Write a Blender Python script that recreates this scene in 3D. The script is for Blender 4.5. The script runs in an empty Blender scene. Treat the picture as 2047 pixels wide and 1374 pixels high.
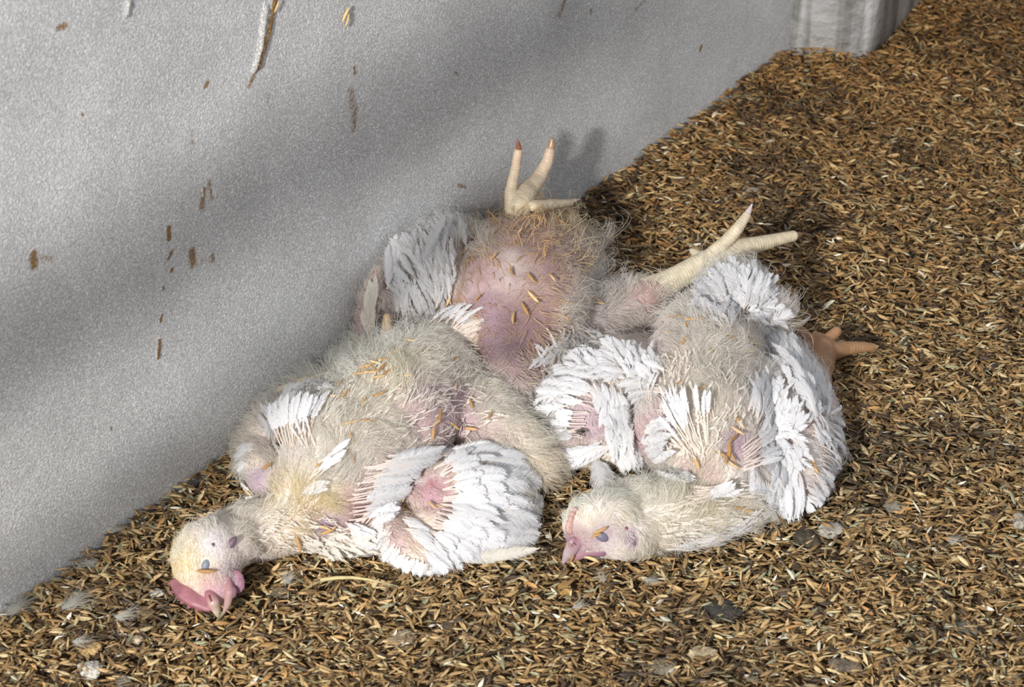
import bpy, math, random
import numpy as np
from mathutils import Vector, Matrix
from mathutils.bvhtree import BVHTree
from mathutils.kdtree import KDTree
rng = np.random.default_rng(11)
random.seed(11)
SC = bpy.context.scene
COL = SC.collection
# ------------------------------------------------------------------ camera, world, light, exposure
PITCH = math.radians(38.0); LENS = 75.0; CAM_H = 1.17
F = LENS / 36.0 * 2047.0
cam_d = bpy.data.cameras.new('camera'); cam = bpy.data.objects.new('camera', cam_d); COL.objects.link(cam)
cam.location = (0, 0, CAM_H); cam.rotation_euler = (math.pi/2 - PITCH, 0, 0)
cam_d.lens = LENS; cam_d.sensor_width = 36.0; cam_d.clip_start = .05
cam_d.dof.use_dof = True; cam_d.dof.focus_distance = 1.80; cam_d.dof.aperture_fstop = 11.0
SC.camera = cam
world = bpy.data.worlds.new('world'); SC.world = world; world.use_nodes = True
bg = world.node_tree.nodes['Background']; bg.inputs[0].default_value = (.92, .95, 1.0, 1); bg.inputs[1].default_value = .48
LIGHT_AT = Vector((-1.05, -1.05, 1.55))
ld = bpy.data.lights.new('window_light', 'AREA'); ld.energy = 93; ld.size = .12; ld.color = (1, .97, .93)
lo = bpy.data.objects.new('window_light', ld); COL.objects.link(lo); lo.location = LIGHT_AT
lo.rotation_euler = (Vector((.05, 1.5, .05)) - LIGHT_AT).to_track_quat('-Z', 'Y').to_euler()
SC.view_settings.view_transform = 'Standard'; SC.view_settings.look = 'None'
SC.view_settings.exposure = 0.15; SC.view_settings.gamma = 1.0; SC.view_settings.use_curve_mapping = False
# ------------------------------------------------------------------ pixel <-> place helpers
CAM = np.array([0, 0, CAM_H]); cp, sp = math.cos(PITCH), math.sin(PITCH)
FWD = np.array([0, cp, -sp]); UP = np.array([0, sp, cp]); RT = np.array([1., 0, 0])
def ray(px, py): return FWD + RT*((px-1023.5)/F) - UP*((py-687.)/F)
def P(px, py, z=0.0):
    d = ray(px, py); return CAM + d*((z-CAM_H)/d[2])
def depth(p): return float((np.asarray(p)-CAM) @ FWD)
def to_px(p):
    q = np.asarray(p)-CAM; z = q @ FWD
    return np.stack([1023.5+F*(q @ RT)/z, 687.-F*(q @ UP)/z], -1)
W0 = P(0, 1240); W1 = P(1572, 100); WD = (W1-W0)/np.linalg.norm(W1-W0); WN = np.array([WD[1], -WD[0], 0.])
def PW(px, py, off=0.0):
    d = ray(px, py); return CAM + d*(((W0+WN*off-CAM) @ WN)/(d @ WN))
def lin(c):
    c = np.asarray(c, float)/255.; return np.where(c <= .04045, c/12.92, ((c+.055)/1.055)**2.4)
def nrm(v): v = np.asarray(v, float); return v/(np.linalg.norm(v, axis=-1, keepdims=True)+1e-12)
# ------------------------------------------------------------------ object helpers
def props(o, label=None, cat=None, group=None, kind=None):
    if label: o['label'] = label
    if cat: o['category'] = cat
    if group: o['group'] = group
    if kind: o['kind'] = kind
    return o
def link(o, parent=None):
    COL.objects.link(o)
    if parent is not None:
        o.parent = parent; o.matrix_parent_inverse = Matrix.Translation(-WORLD_LOC(parent))
    return o
def WORLD_LOC(o):
    v = Vector(o.location)
    # every parent here is an Empty at its base or a mesh left at the origin
    return v if o.parent is None else v*0 + ROOTLOC.get(o.name, Vector((0, 0, 0)))
ROOTLOC = {}
def thing(name, loc, **k):
    o = bpy.data.objects.new(name, None); o.empty_display_size = .02; o.location = Vector(loc); COL.objects.link(o)
    return props(o, **k)
def child(name, data, mat, parent=None, smooth=True, **k):
    """a mesh already in place coordinates, moved under its thing"""
    o = bpy.data.objects.new(name, data)
    if mat is not None:
        data.materials.clear() if hasattr(data.materials, 'clear') else None
        data.materials.append(mat)
    COL.objects.link(o)
    if parent is not None:
        root = parent
        while root.parent: root = root.parent
        o.parent = parent
        if parent is root: o.matrix_parent_inverse = Matrix.Translation(-root.location)
        else: o.matrix_parent_inverse = Matrix.Identity(4)
    return props(o, **k)
def mesh_np(name, V, Fq, colors=None, smooth=True, tri=False):
    V = np.asarray(V, np.float32); Fq = np.asarray(Fq, np.int32); n = Fq.shape[1]
    m = bpy.data.meshes.new(name)
    m.vertices.add(len(V)); m.vertices.foreach_set('co', V.ravel())
    m.loops.add(Fq.size); m.loops.foreach_set('vertex_index', Fq.ravel())
    m.polygons.add(len(Fq)); m.polygons.foreach_set('loop_start', np.arange(0, Fq.size, n, dtype=np.int32))
    m.polygons.foreach_set('loop_total', np.full(len(Fq), n, np.int32))
    m.update(calc_edges=True)
    if smooth: m.polygons.foreach_set('use_smooth', np.ones(len(Fq), bool))
    if colors is not None: set_col(m, colors)
    m.validate(); return m
def set_col(m, colors, name='Cd'):
    a = m.attributes.new(name, 'FLOAT_COLOR', 'POINT')
    c = np.ones((len(m.vertices), 4), np.float32); c[:, :3] = colors
    a.data.foreach_set('color', c.ravel())
# ------------------------------------------------------------------ materials
def mat(name, rough=.6, color=None, attr=None, noise=None, bump=None, trans=0, sss=0, spec=.4, mottle=None):
    m = bpy.data.materials.new(name); m.use_nodes = True; nt = m.node_tree; N, L = nt.nodes, nt.links
    b = N['Principled BSDF']; b.inputs['Roughness'].default_value = rough; b.inputs['Specular IOR Level'].default_value = spec
    tc = N.new('ShaderNodeTexCoord')
    if attr:
        a = N.new('ShaderNodeAttribute'); a.attribute_name = attr; out = a.outputs['Color']
    else:
        a = N.new('ShaderNodeRGB'); a.outputs[0].default_value = (*color, 1); out = a.outputs[0]
    for (scale, lo_, hi_, det) in (mottle or []):
        n = N.new('ShaderNodeTexNoise'); n.inputs['Scale'].default_value = scale; n.inputs['Detail'].default_value = det
        L.new(tc.outputs['Object'], n.inputs['Vector'])
        r = N.new('ShaderNodeMapRange'); r.inputs[1].default_value = .3; r.inputs[2].default_value = .7
        r.inputs[3].default_value = lo_; r.inputs[4].default_value = hi_; L.new(n.outputs[0], r.inputs[0])
        mx = N.new('ShaderNodeMix'); mx.data_type = 'RGBA'; mx.blend_type = 'MULTIPLY'; mx.inputs[0].default_value = 1
        L.new(out, mx.inputs[6]); L.new(r.outputs[0], mx.inputs[7]); out = mx.outputs[2]
    L.new(out, b.inputs['Base Color'])
    if bump:
        prev = None
        for (scale, strength, dist) in bump:
            n = N.new('ShaderNodeTexNoise'); n.inputs['Scale'].default_value = scale; n.inputs['Detail'].default_value = 3
            L.new(tc.outputs['Object'], n.inputs['Vector'])
            bp = N.new('ShaderNodeBump'); bp.inputs['Strength'].default_value = strength; bp.inputs['Distance'].default_value = dist
            L.new(n.outputs[0], bp.inputs['Height'])
            if prev: L.new(prev, bp.inputs['Normal'])
            prev = bp.outputs[0]
        L.new(prev, b.inputs['Normal'])
    if sss:
        b.inputs['Subsurface Weight'].default_value = sss; b.inputs['Subsurface Radius'].default_value = (1, .35, .3)
        b.inputs['Subsurface Scale'].default_value = .004
    if trans:
        t = N.new('ShaderNodeBsdfTranslucent'); L.new(out, t.inputs[0])
        ms = N.new('ShaderNodeMixShader'); ms.inputs[0].default_value = trans
        L.new(b.outputs[0], ms.inputs[1]); L.new(t.outputs[0], ms.inputs[2]); L.new(ms.outputs[0], N['Material Output'].inputs[0])
    return m
M_SKIN = mat('chicken_skin', .5, attr='Cd', mottle=[(90, .82, 1.08, 3), (900, .9, 1.06, 2)], bump=[(420, .5, .0015), (1500, .3, .0005)], sss=.06, spec=.35)
M_DOWN = mat('down', .75, attr='Cd', trans=.5, spec=.15)
M_VANE = mat('feather_vane', .6, attr='Cd', trans=.22, spec=.25)
M_FOOT = mat('foot_scales', .42, attr='Cd', mottle=[(160, .80, 1.06, 3), (25, .85, 1.05, 3)], bump=[(700, .35, .0007)], sss=.05, spec=.45)
M_CLAW = mat('claw_horn', .35, color=lin((214, 190, 178)), mottle=[(300, .75, 1.05, 2)])
M_BEAK = mat('beak_horn', .28, attr='Cd', mottle=[(120, .85, 1.05, 2)], bump=[(250, .2, .0008)], sss=.15, spec=.5)
M_COMB = mat('comb_flesh', .42, attr='Cd', mottle=[(200, .82, 1.08, 3)], bump=[(600, .5, .0009)], sss=.1, spec=.45)
M_HUSK = mat('rice_husk', .55, attr='Cd', mottle=[(500, .82, 1.1, 2)], spec=.4)
M_BASE = mat('packed_litter', .9, color=lin((118, 94, 66)), mottle=[(30, .5, 1.2, 5), (400, .5, 1.3, 3)], bump=[(200, .8, .004)])
M_CLUMP = mat('dropping_clump', .85, attr='Cd', mottle=[(260, .55, 1.25, 4)], bump=[(350, .9, .003), (1200, .5, .001)])
M_STRAW = mat('straw', .5, color=lin((205, 188, 138)), mottle=[(300, .8, 1.1, 2)])
M_FLYB = mat('fly_body', .35, color=lin((38, 34, 32)), mottle=[(900, .5, 1.6, 2)])
M_FLYW = mat('fly_wing', .3, color=lin((150, 140, 128)), trans=.4)
# ------------------------------------------------------------------ room shell
def vnoise(x, y, s, seed=0):
    r = np.random.default_rng(seed); T = r.random((64, 64))
    X = np.asarray(x)*s+31.7; Y = np.asarray(y)*s+17.3
    xi = np.floor(X).astype(int); yi = np.floor(Y).astype(int); fx = X-xi; fy = Y-yi
    fx = fx*fx*(3-2*fx); fy = fy*fy*(3-2*fy); g = lambda a, b: T[a % 64, b % 64]
    return (g(xi, yi)*(1-fx)+g(xi+1, yi)*fx)*(1-fy)+(g(xi, yi+1)*(1-fx)+g(xi+1, yi+1)*fx)*fy
def ground(x, y):
    return (vnoise(x, y, 7, 1)-.5)*.012 + (vnoise(x, y, 22, 2)-.5)*.008 + (vnoise(x, y, 60, 3)-.5)*.004 - .004
def grid(nu, nv):
    i = np.arange(nu*nv).reshape(nv, nu); a = i[:-1, :-1].ravel(); b = i[:-1, 1:].ravel(); c = i[1:, 1:].ravel(); d = i[1:, :-1].ravel()
    return np.stack([a, b, c, d], 1)
# floor
nx, ny = 300, 380
gx, gy = np.meshgrid(np.linspace(-1.6, 1.9, nx), np.linspace(.3, 4.2, ny)); gz = ground(gx, gy)-.006
fl = child('floor', mesh_np('floor', np.stack([gx.ravel(), gy.ravel(), gz.ravel()], 1), grid(nx, ny)), M_BASE, kind='structure')
# wall: fine grid so that stains and crusts are real relief with their own colour
UL, UH, VH = -.55, 1.62, .80
nu, nv = 1000, 370
uu, vv = np.meshgrid(np.linspace(UL, UH, nu), np.linspace(-.03, VH, nv)); uf, vf = uu.ravel(), vv.ravel()
brown = np.zeros(uf.size); white = np.zeros(uf.size); relief = np.zeros(uf.size)
def wall_uv(px, py): q = PW(px, py)-W0; return float(q @ WD), float(q[2])
def smear(p0, p1, wpx, amount, which=0, rel=0):
    a = np.array(wall_uv(*p0)); b = np.array(wall_uv(*p1)); d = b-a; L2 = d @ d+1e-9
    if amount < .9: wpx *= 1.6; amount *= .88
    w = wpx*depth(PW(*p0))/F
    t = np.clip(((uf-a[0])*d[0]+(vf-a[1])*d[1])/L2, 0, 1)
    dist = np.hypot(uf-a[0]-t*d[0], vf-a[1]-t*d[1])
    g = amount*np.clip(1.25-dist/w, 0, 1)
    if which == 0: np.maximum(brown, g, out=brown)
    else: np.maximum(white, g, out=white)
    if rel: np.maximum(relief, rel*np.clip(1-dist/w, 0, 1), out=relief)
smear((549, -10), (538, 60), 9, 1.0, 0, .0022); smear((538, 60), (516, 135), 9, 1.0, 0, .0025); smear((516, 135), (498, 172), 6, .7, 0)
smear((530, 15), (520, 95), 8, 1.3, 1, .003); smear((520, 95), (507, 142), 6, 1.3, 1, .003); smear((258, -10), (253, 28), 6, 1.1, 1, .003)
smear((130, 52), (118, 55), 9, .75); smear((415, 165), (412, 172), 6, .8); smear((702, 180), (708, 240), 13, .55); smear((712, 215), (706, 260), 9, .6)
smear((708, 135), (710, 148), 4, .8); smear((408, 380), (404, 415), 9, .7); smear((418, 362), (424, 398), 5, .7); smear((404, 372), (405, 392), 3, .8, 1)
smear((337, 455), (338, 478), 8, 1.0, 0, .001); smear((345, 500), (335, 520), 4, 1., 0, .001); smear((343, 537), (343, 542), 5, 1.2, 0, .0015)
smear((327, 572), (326, 580), 4, 1.1, 0, .001); smear((323, 630), (321, 643), 4, 1.1, 0, .001); smear((319, 680), (316, 716), 5, 1.15, 0, .0015)
smear((303, 622), (303, 628), 3, 1); smear((66, 508), (68, 530), 10, .85); smear((80, 516), (104, 518), 9, .55); smear((384, 503), (386, 528), 11, .75)
smear((405, 520), (424, 520), 10, .45); smear((398, 498), (399, 520), 5, .6, 1); smear((425, 510), (426, 522), 6, .7)
smear((385, 260), (383, 300), 5, .55); smear((165, 226), (167, 232), 4, .8); smear((557, 46), (558, 48), 3, 1); smear((1128, 5), (1118, 30), 9, .6)
smear((1402, 92), (1400, 100), 6, .9); smear((1180, 20), (1182, 26), 4, .8); smear((915, 370), (930, 375), 5, .7); smear((222, 855), (224, 858), 4, .8)
smear((910, 145), (915, 150), 4, .7); smear((1290, 0), (1270, 20), 8, .5); smear((540, 190), (535, 205), 4, .6); smear((140, 488), (142, 492), 5, .6)
smear((300, 950), (430, 880), 7, .35); smear((100, 1130), (220, 1075), 5, .3)
wv = W0+uf[:, None]*WD+WN*(relief+.0006*(vnoise(uf, vf, 25, 8)-.5))[:, None]; wv[:, 2] = vf
wm = mesh_np('wall', wv, grid(nu, nv)); set_col(wm, np.stack([brown, white, relief*100], 1), 'stain')
def wall_mat():
    m = bpy.data.materials.new('painted_render'); m.use_nodes = True; nt = m.node_tree; N, L = nt.nodes, nt.links; b = N['Principled BSDF']
    tc = N.new('ShaderNodeTexCoord'); at = N.new('ShaderNodeAttribute'); at.attribute_name = 'stain'
    sx = N.new('ShaderNodeSeparateColor'); L.new(at.outputs['Color'], sx.inputs[0])
    def noise(s, d=4, r=.5):
        n = N.new('ShaderNodeTexNoise'); n.inputs['Scale'].default_value = s; n.inputs['Detail'].default_value = d; n.inputs['Roughness'].default_value = r
        L.new(tc.outputs['Object'], n.inputs['Vector']); return n.outputs[0]
    def mask(ch, n):
        a = N.new('ShaderNodeMath'); a.operation = 'ADD'; L.new(sx.outputs[ch], a.inputs[0]); L.new(n, a.inputs[1])
        r = N.new('ShaderNodeMapRange'); r.interpolation_type = 'SMOOTHSTEP'; r.inputs[1].default_value = .78; r.inputs[2].default_value = 1.2; L.new(a.outputs[0], r.inputs[0]); return r.outputs[0]
    def mix(f, a, c, blend='MIX'):
        x = N.new('ShaderNodeMix'); x.data_type = 'RGBA'; x.blend_type = blend
        if isinstance(f, float): x.inputs[0].default_value = f
        else: L.new(f, x.inputs[0])
        for k, s in ((6, a), (7, c)):
            if isinstance(s, tuple): x.inputs[k].default_value = s
            else: L.new(s, x.inputs[k])
        return x.outputs[2]
    def rng_(n, a, c, lo_=.3, hi_=.7):
        r = N.new('ShaderNodeMapRange'); r.inputs[1].default_value = lo_; r.inputs[2].default_value = hi_; r.inputs[3].default_value = a; r.inputs[4].default_value = c; L.new(n, r.inputs[0]); return r.outputs[0]
    base = mix(1.0, (*lin((232, 233, 234)), 1), rng_(noise(14, 5), .88, 1.06), 'MULTIPLY')
    base = mix(1.0, base, rng_(noise(420, 3), .8, 1.12), 'MULTIPLY')
    base = mix(mask(0, noise(450, 4, .7)), base, mix(noise(600, 3), (*lin((92, 62, 36)), 1), (*lin((190, 150, 96)), 1)))
    base = mix(mask(1, noise(350, 4, .6)), base, (*lin((235, 232, 226)), 1))
    # darker scuffs of ground-in dirt low on the wall
    L.new(base, b.inputs['Base Color']); b.inputs['Roughness'].default_value = .42; b.inputs['Specular IOR Level'].default_value = .5
    bp1 = N.new('ShaderNodeBump'); bp1.inputs['Strength'].default_value = .9; bp1.inputs['Distance'].default_value = .0010; L.new(rng_(noise(620, 3, .6), 0, 1, .46, .62), bp1.inputs['Height'])
    v = N.new('ShaderNodeTexVoronoi'); v.inputs['Scale'].default_value = 480; L.new(tc.outputs['Object'], v.inputs['Vector'])
    bp2 = N.new('ShaderNodeBump'); bp2.inputs['Strength'].default_value = .5; bp2.inputs['Distance'].default_value = .0007; bp2.invert = True
    L.new(v.outputs['Distance'], bp2.inputs['Height']); L.new(bp1.outputs[0], bp2.inputs['Normal'])
    bp3 = N.new('ShaderNodeBump'); bp3.inputs['Strength'].default_value = .2; bp3.inputs['Distance'].default_value = .004; L.new(noise(60, 3), bp3.inputs['Height'])
    L.new(bp2.outputs[0], bp3.inputs['Normal']); L.new(bp3.outputs[0], b.inputs['Normal'])
    return m
M_WALL = wall_mat()
wall = child('wall_left', wm, M_WALL, kind='structure')
# the wall has thickness and goes on up and away, out of the picture
def prism(name, base, h, m, z0=-.03, **k):
    """upright block over a plan outline, edges softened"""
    import bmesh
    bm = bmesh.new(); vs = [bm.verts.new((p[0], p[1], z0)) for p in base]; f = bm.faces.new(vs)
    r = bmesh.ops.extrude_face_region(bm, geom=[f]); bmesh.ops.translate(bm, verts=[v for v in r['geom'] if isinstance(v, bmesh.types.BMVert)], vec=(0, 0, h-z0))
    bmesh.ops.recalc_face_normals(bm, faces=bm.faces); bmesh.ops.bevel(bm, geom=bm.edges[:], offset=.006, segments=3, affect='EDGES')
    me = bpy.data.meshes.new(name); bm.to_mesh(me); bm.free(); me.polygons.foreach_set('use_smooth', np.ones(len(me.polygons), bool))
    return me
A = W0+WD*UL; B = W0+WD*UH
backing = prism('wall_core', [A-WN*.002, B-WN*.002, B-WN*.12, A-WN*.12], VH+.0, M_WALL)
child('wall_left_core', backing, M_WALL, kind='structure')
# pillar standing out of the wall, top right
k0 = P(1574, 98); k1 = P(1728, 112); k2 = P(1762, 92); wdir = nrm(P(1850, 5)-P(1762, 92))
k3 = k2+wdir*.16; ksh = [k0-WN*.05, k0, k1, k2, k3, k3-WN*.22]
M_PILLAR = mat('whitewashed_concrete', .75, color=lin((236, 237, 238)), mottle=[(45, .86, 1.05, 4)], bump=[(12, .5, .012), (120, .35, .003)])
def streaks(m):
    # runs of dirty water down the whitewash
    nt = m.node_tree; N, L = nt.nodes, nt.links; b = N['Principled BSDF']; src = b.inputs['Base Color'].links[0].from_socket
    tc = N.new('ShaderNodeTexCoord'); mp = N.new('ShaderNodeMapping'); mp.inputs['Scale'].default_value = (38, 38, 3.2); L.new(tc.outputs['Object'], mp.inputs['Vector'])
    n = N.new('ShaderNodeTexNoise'); n.inputs['Scale'].default_value = 1; n.inputs['Detail'].default_value = 5; L.new(mp.outputs[0], n.inputs['Vector'])
    r = N.new('ShaderNodeValToRGB'); e = r.color_ramp.elements; e[0].position = .36; e[0].color = (.22, .19, .15, 1); e[1].position = .50; e[1].color = (1, 1, 1, 1); L.new(n.outputs[0], r.inputs[0])
    mx = N.new('ShaderNodeMix'); mx.data_type = 'RGBA'; mx.blend_type = 'MULTIPLY'; mx.inputs[0].default_value = .75; L.new(src, mx.inputs[6]); L.new(r.outputs[0], mx.inputs[7]); L.new(mx.outputs[2], b.inputs['Base Color'])
streaks(M_PILLAR)
pm = prism('pillar', ksh, 1.0, M_PILLAR)
pillar = child('wall_pillar', pm, M_PILLAR, kind='structure')
# window rails and one added rail, out of the picture, whose soft shadows lie across the wall
def tube_mesh(name, pts, rad, seg=10, cols=None, close=True):
    pts = np.asarray(pts, float); n = len(pts); rad = np.broadcast_to(np.asarray(rad, float), (n,))
    T = nrm(np.gradient(pts, axis=0)); a = np.array([0, 0, 1.]) if abs(T[0][2]) < .9 else np.array([1., 0, 0])
    X = nrm(np.cross(T, a)); Y = np.cross(T, X); th = np.linspace(0, 2*math.pi, seg, endpoint=False)
    V = pts[:, None]+rad[:, None, None]*(np.cos(th)[None, :, None]*X[:, None]+np.sin(th)[None, :, None]*Y[:, None])
    V = V.reshape(-1, 3); i = np.arange(n*seg).reshape(n, seg)
    Fq = np.stack([i[:-1], np.roll(i, -1, 1)[:-1], np.roll(i, -1, 1)[1:], i[1:]], -1).reshape(-1, 4)
    V = np.vstack([V, pts[:1], pts[-1:]]); a0 = len(V)-2
    caps = [[a0, i[0, (k+1) % seg], i[0, k], i[0, k]] for k in range(seg)]+[[a0+1, i[-1, k], i[-1, (k+1) % seg], i[-1, (k+1) % seg]] for k in range(seg)]
    return V, Fq, caps
def tube(name, pts, rad, seg=10):
    V, Fq, caps = tube_mesh(name, pts, rad, seg)
    m = bpy.data.meshes.new(name); m.from_pydata(V.tolist(), [], Fq.tolist()+[c[:3] for c in caps]); m.polygons.foreach_set('use_smooth', np.ones(len(m.polygons), bool)); return m
M_RAIL = mat('grey_pipe', .5, color=(.3, .3, .3))
BANDS = [((39, 633), (1060, 20), .34, .0125), ((200, 650), (1220, 48), .35, .0115), ((560, 790), (985, 455), .34, .014)]  # last band: short unseen rail added to darken the wall low down
RAILS = True
if RAILS:
    rr = thing('window_and_added_rails', LIGHT_AT, kind='structure')
    for (a, b, s, r) in BANDS:
        a3 = PW(*a); b3 = PW(*b); L3 = np.array(LIGHT_AT); d = b3-a3
        q0 = a3+(L3-a3)*s; q1 = b3+(L3-b3)*s; e = nrm(q1-q0)*.05
        print('RAIL px', to_px(q0), to_px(q1))
        child('rail', tube('rail', np.linspace(q0-e*4, q1+e, 4), r, 16), M_RAIL, rr)
# ------------------------------------------------------------------ rice husk bedding
HUE = [((182, 146, 98), 20), ((158, 122, 76), 24), ((198, 170, 122), 12), ((134, 101, 60), 18), ((112, 86, 56), 14), ((222, 208, 182), 2), ((70, 54, 40), 12), ((146, 136, 102), 8), ((176, 128, 76), 5)]
HC = np.array([lin(c) for c, _ in HUE]); HP = np.array([w for _, w in HUE], float); HP /= HP.sum()
st = np.linspace(-1, 1, 5); ac = np.array([-1, -.4, .4, 1.])
def husk_template(full=1.0):
    V = []
    for s in st:
        w = (1-abs(s)**2.4)*.5*full+.03
        for a in ac: V.append((s*.5, a*w*.32, (1-a*a)*w*.22+(-s*s)*.04))
    return np.array(V)
HT = husk_template(); HF = grid(4, 5)
def husks(n_, pos, L, yaw, pit, rol, cols, curve=None):
    n_ = len(pos); cy, sy = np.cos(yaw), np.sin(yaw); c1, s1 = np.cos(pit), np.sin(pit); c2, s2 = np.cos(rol), np.sin(rol)
    X = np.stack([cy*c1, sy*c1, s1], 1); Z0 = np.stack([-cy*s1, -sy*s1, c1], 1); Y0 = np.cross(Z0, X)
    Y = Y0*c2[:, None]+Z0*s2[:, None]; Z = -Y0*s2[:, None]+Z0*c2[:, None]
    wd = L*rng.uniform(.42, .85, n_)
    T = HT[None]; bend = rng.uniform(-.12, .12, n_)[:, None]*(T[..., 0]**2)*4*.5
    V = pos[:, None]+(T[..., 0:1]*L[:, None, None])*X[:, None]+((T[..., 1]+bend)[..., None]*wd[:, None, None])*Y[:, None]+(T[..., 2:3]*wd[:, None, None])*Z[:, None]
    FF = (HF[None]+(np.arange(n_)*20)[:, None, None]).reshape(-1, 4)
    return V.reshape(-1, 3), FF, np.repeat(cols, 20, 0)
NH = 360000
x = rng.uniform(-.75, 1.0, NH); y = rng.uniform(.95, 2.75, NH)
dw = (np.stack([x, y], 1)-W0[:2]) @ WN[:2]; pxs = to_px(np.stack([x, y, 0*x], 1))
keep = (dw > .002) & (pxs[:, 0] > -420) & (pxs[:, 0] < 2420) & ((y < 2.3) | (rng.random(NH) < .5))
x, y, dw = x[keep], y[keep], dw[keep]; n = len(x); print('husks', n)
z = ground(x, y)+rng.uniform(-.004, .005, n)+.010*np.exp(-dw/.02)*vnoise(x, y, 30, 5)
ci = rng.choice(len(HC), n, p=HP); cols = HC[ci]*np.array([1.18, 1.31, 1.46])*rng.uniform(.75, 1.15, (n, 1))
dirt = np.clip((vnoise(x, y, 13, 21)*.6+vnoise(x, y, 34, 22)*.4-.56)*6, 0, 1)*rng.random(n)
cols = cols*(1-dirt[:, None])+dirt[:, None]*lin((78, 66, 54))*rng.uniform(.5, 1.2, (n, 1))
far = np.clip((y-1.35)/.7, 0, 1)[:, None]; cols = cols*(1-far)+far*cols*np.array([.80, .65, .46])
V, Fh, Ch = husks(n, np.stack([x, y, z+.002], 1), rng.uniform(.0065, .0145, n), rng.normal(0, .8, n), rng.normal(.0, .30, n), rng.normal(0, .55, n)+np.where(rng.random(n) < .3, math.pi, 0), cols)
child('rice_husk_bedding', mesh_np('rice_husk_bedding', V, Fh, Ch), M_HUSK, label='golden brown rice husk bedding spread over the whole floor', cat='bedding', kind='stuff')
# ------------------------------------------------------------------ flesh: balls strung together and remeshed into one continuous surface
def ico(sub=3):
    import bmesh
    bm = bmesh.new(); bmesh.ops.create_icosphere(bm, subdivisions=sub, radius=1); V = np.array([v.co[:] for v in bm.verts]); Fc = np.array([[v.index for v in f.verts] for f in bm.faces]); bm.free(); return V, Fc
IV, IF = ico(3)
def mpp(p): return depth(p)/F
class Flesh:
    def __init__(s): s.V = []; s.F = []; s.n = 0
    def ball(s, c, r, sz=1.0, sx=1.0, axis=None):
        Vv = IV*np.array([r, r, r*sz])
        s.V.append(Vv+c); s.F.append(IF+s.n); s.n += len(IV)
    def chain(s, pts, sz=1.0, sink=.9, step=.35):
        """pts: (px, py, radius px[, z]) ; z None rests the ball on the floor"""
        Q = []
        for q in pts:
            px, py, r = q[:3]; zz = q[3] if len(q) > 3 else None
            z_ = .05 if zz is None else zz
            for _ in range(4):
                p = P(px, py, z_); rm = r*mpp(p)
                if zz is None: z_ = rm*sz*sink
                if (p-W0) @ WN < rm*1.02: p = PW(px, py, rm*1.02); z_ = p[2]
            Q.append((p, rm))
        for (p0, r0), (p1, r1) in zip(Q[:-1] or Q, Q[1:] or Q):
            k = max(2, int(np.linalg.norm(p1-p0)/(step*min(r0, r1)))+1)
            for t in np.linspace(0, 1, k): s.ball(p0+(p1-p0)*t, r0+(r1-r0)*t, sz)
        return Q
    def blob(s, px, py, z_, rx, ry, rd, rot=0):
        """ellipsoid, rx ry rd in px-sized lengths across the view and in depth, turned by rot degrees"""
        p = P(px, py, z_); m = mpp(p); a = math.radians(rot); u = RT*math.cos(a)-UP*math.sin(a); v = RT*math.sin(a)+UP*math.cos(a)
        s.V.append(p+(IV[:, :1]*u*rx+IV[:, 1:2]*v*ry+IV[:, 2:]*FWD*rd)*m); s.F.append(IF+s.n); s.n += len(IV)
    def build(s, name, voxel=.0022, smooth=8, fac=.5):
        m = bpy.data.meshes.new(name); m.from_pydata(np.vstack(s.V).tolist(), [], np.vstack(s.F).tolist())
        o = bpy.data.objects.new('tmp', m); COL.objects.link(o)
        r = o.modifiers.new('r', 'REMESH'); r.mode = 'VOXEL'; r.voxel_size = voxel; r.use_smooth_shade = True
        if smooth: q = o.modifiers.new('s', 'SMOOTH'); q.iterations = smooth; q.factor = fac
        dg = bpy.context.evaluated_depsgraph_get(); dg.update(); me = bpy.data.meshes.new_from_object(o.evaluated_get(dg))
        bpy.data.objects.remove(o); bpy.data.meshes.remove(m); me.name = name
        me.polygons.foreach_set('use_smooth', np.ones(len(me.polygons), bool)); return me
def arr(me):
    V = np.empty(len(me.vertices)*3, np.float32); me.vertices.foreach_get('co', V); V = V.reshape(-1, 3)
    N_ = np.empty(len(me.vertices)*3, np.float32); me.vertices.foreach_get('normal', N_)
    me.calc_loop_triangles(); T = np.empty(len(me.loop_triangles)*3, np.int32); me.loop_triangles.foreach_get('vertices', T)
    return V.astype(float), N_.reshape(-1, 3).astype(float), T.reshape(-1, 3)
class Surf:
    def __init__(s, me):
        s.me = me; s.V, s.N, s.T = arr(me); s.bvh = BVHTree.FromPolygons(s.V.tolist(), s.T.tolist())
    def hit(s, px, py, off=.0, z=.006):
        d = nrm(ray(px, py)); h = s.bvh.ray_cast(Vector(CAM), Vector(d))
        if h[0] is None:
            return P(px, py, max(z, 0)+off), np.array([0, 0, 1.])
        nn = np.array(h[1]); 
        if nn @ d > 0: nn = -nn
        return np.array(h[0])+nn*off, nn
def paint(sf, base, patches):
    """pigment and painted shade of the skin: base colour and patches (px,py,rx,ry,rgb,strength)"""
    px = to_px(sf.V); c = np.tile(lin(base), (len(px), 1))
    wob = (vnoise(sf.V[:, 0]+sf.V[:, 2], sf.V[:, 1], 60, 4)-.5)*.7
    for (x_, y_, rx, ry, col, k) in patches:
        g = sum(col)/3; col = tuple(g+(v-g)*.68 for v in col)
        d = np.hypot((px[:, 0]-x_)/rx, (px[:, 1]-y_)/ry)+wob
        w = np.clip(1.35-d, 0, 1)[:, None]*k; c = c*(1-w)+lin(col)*w
    set_col(sf.me, c)
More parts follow.
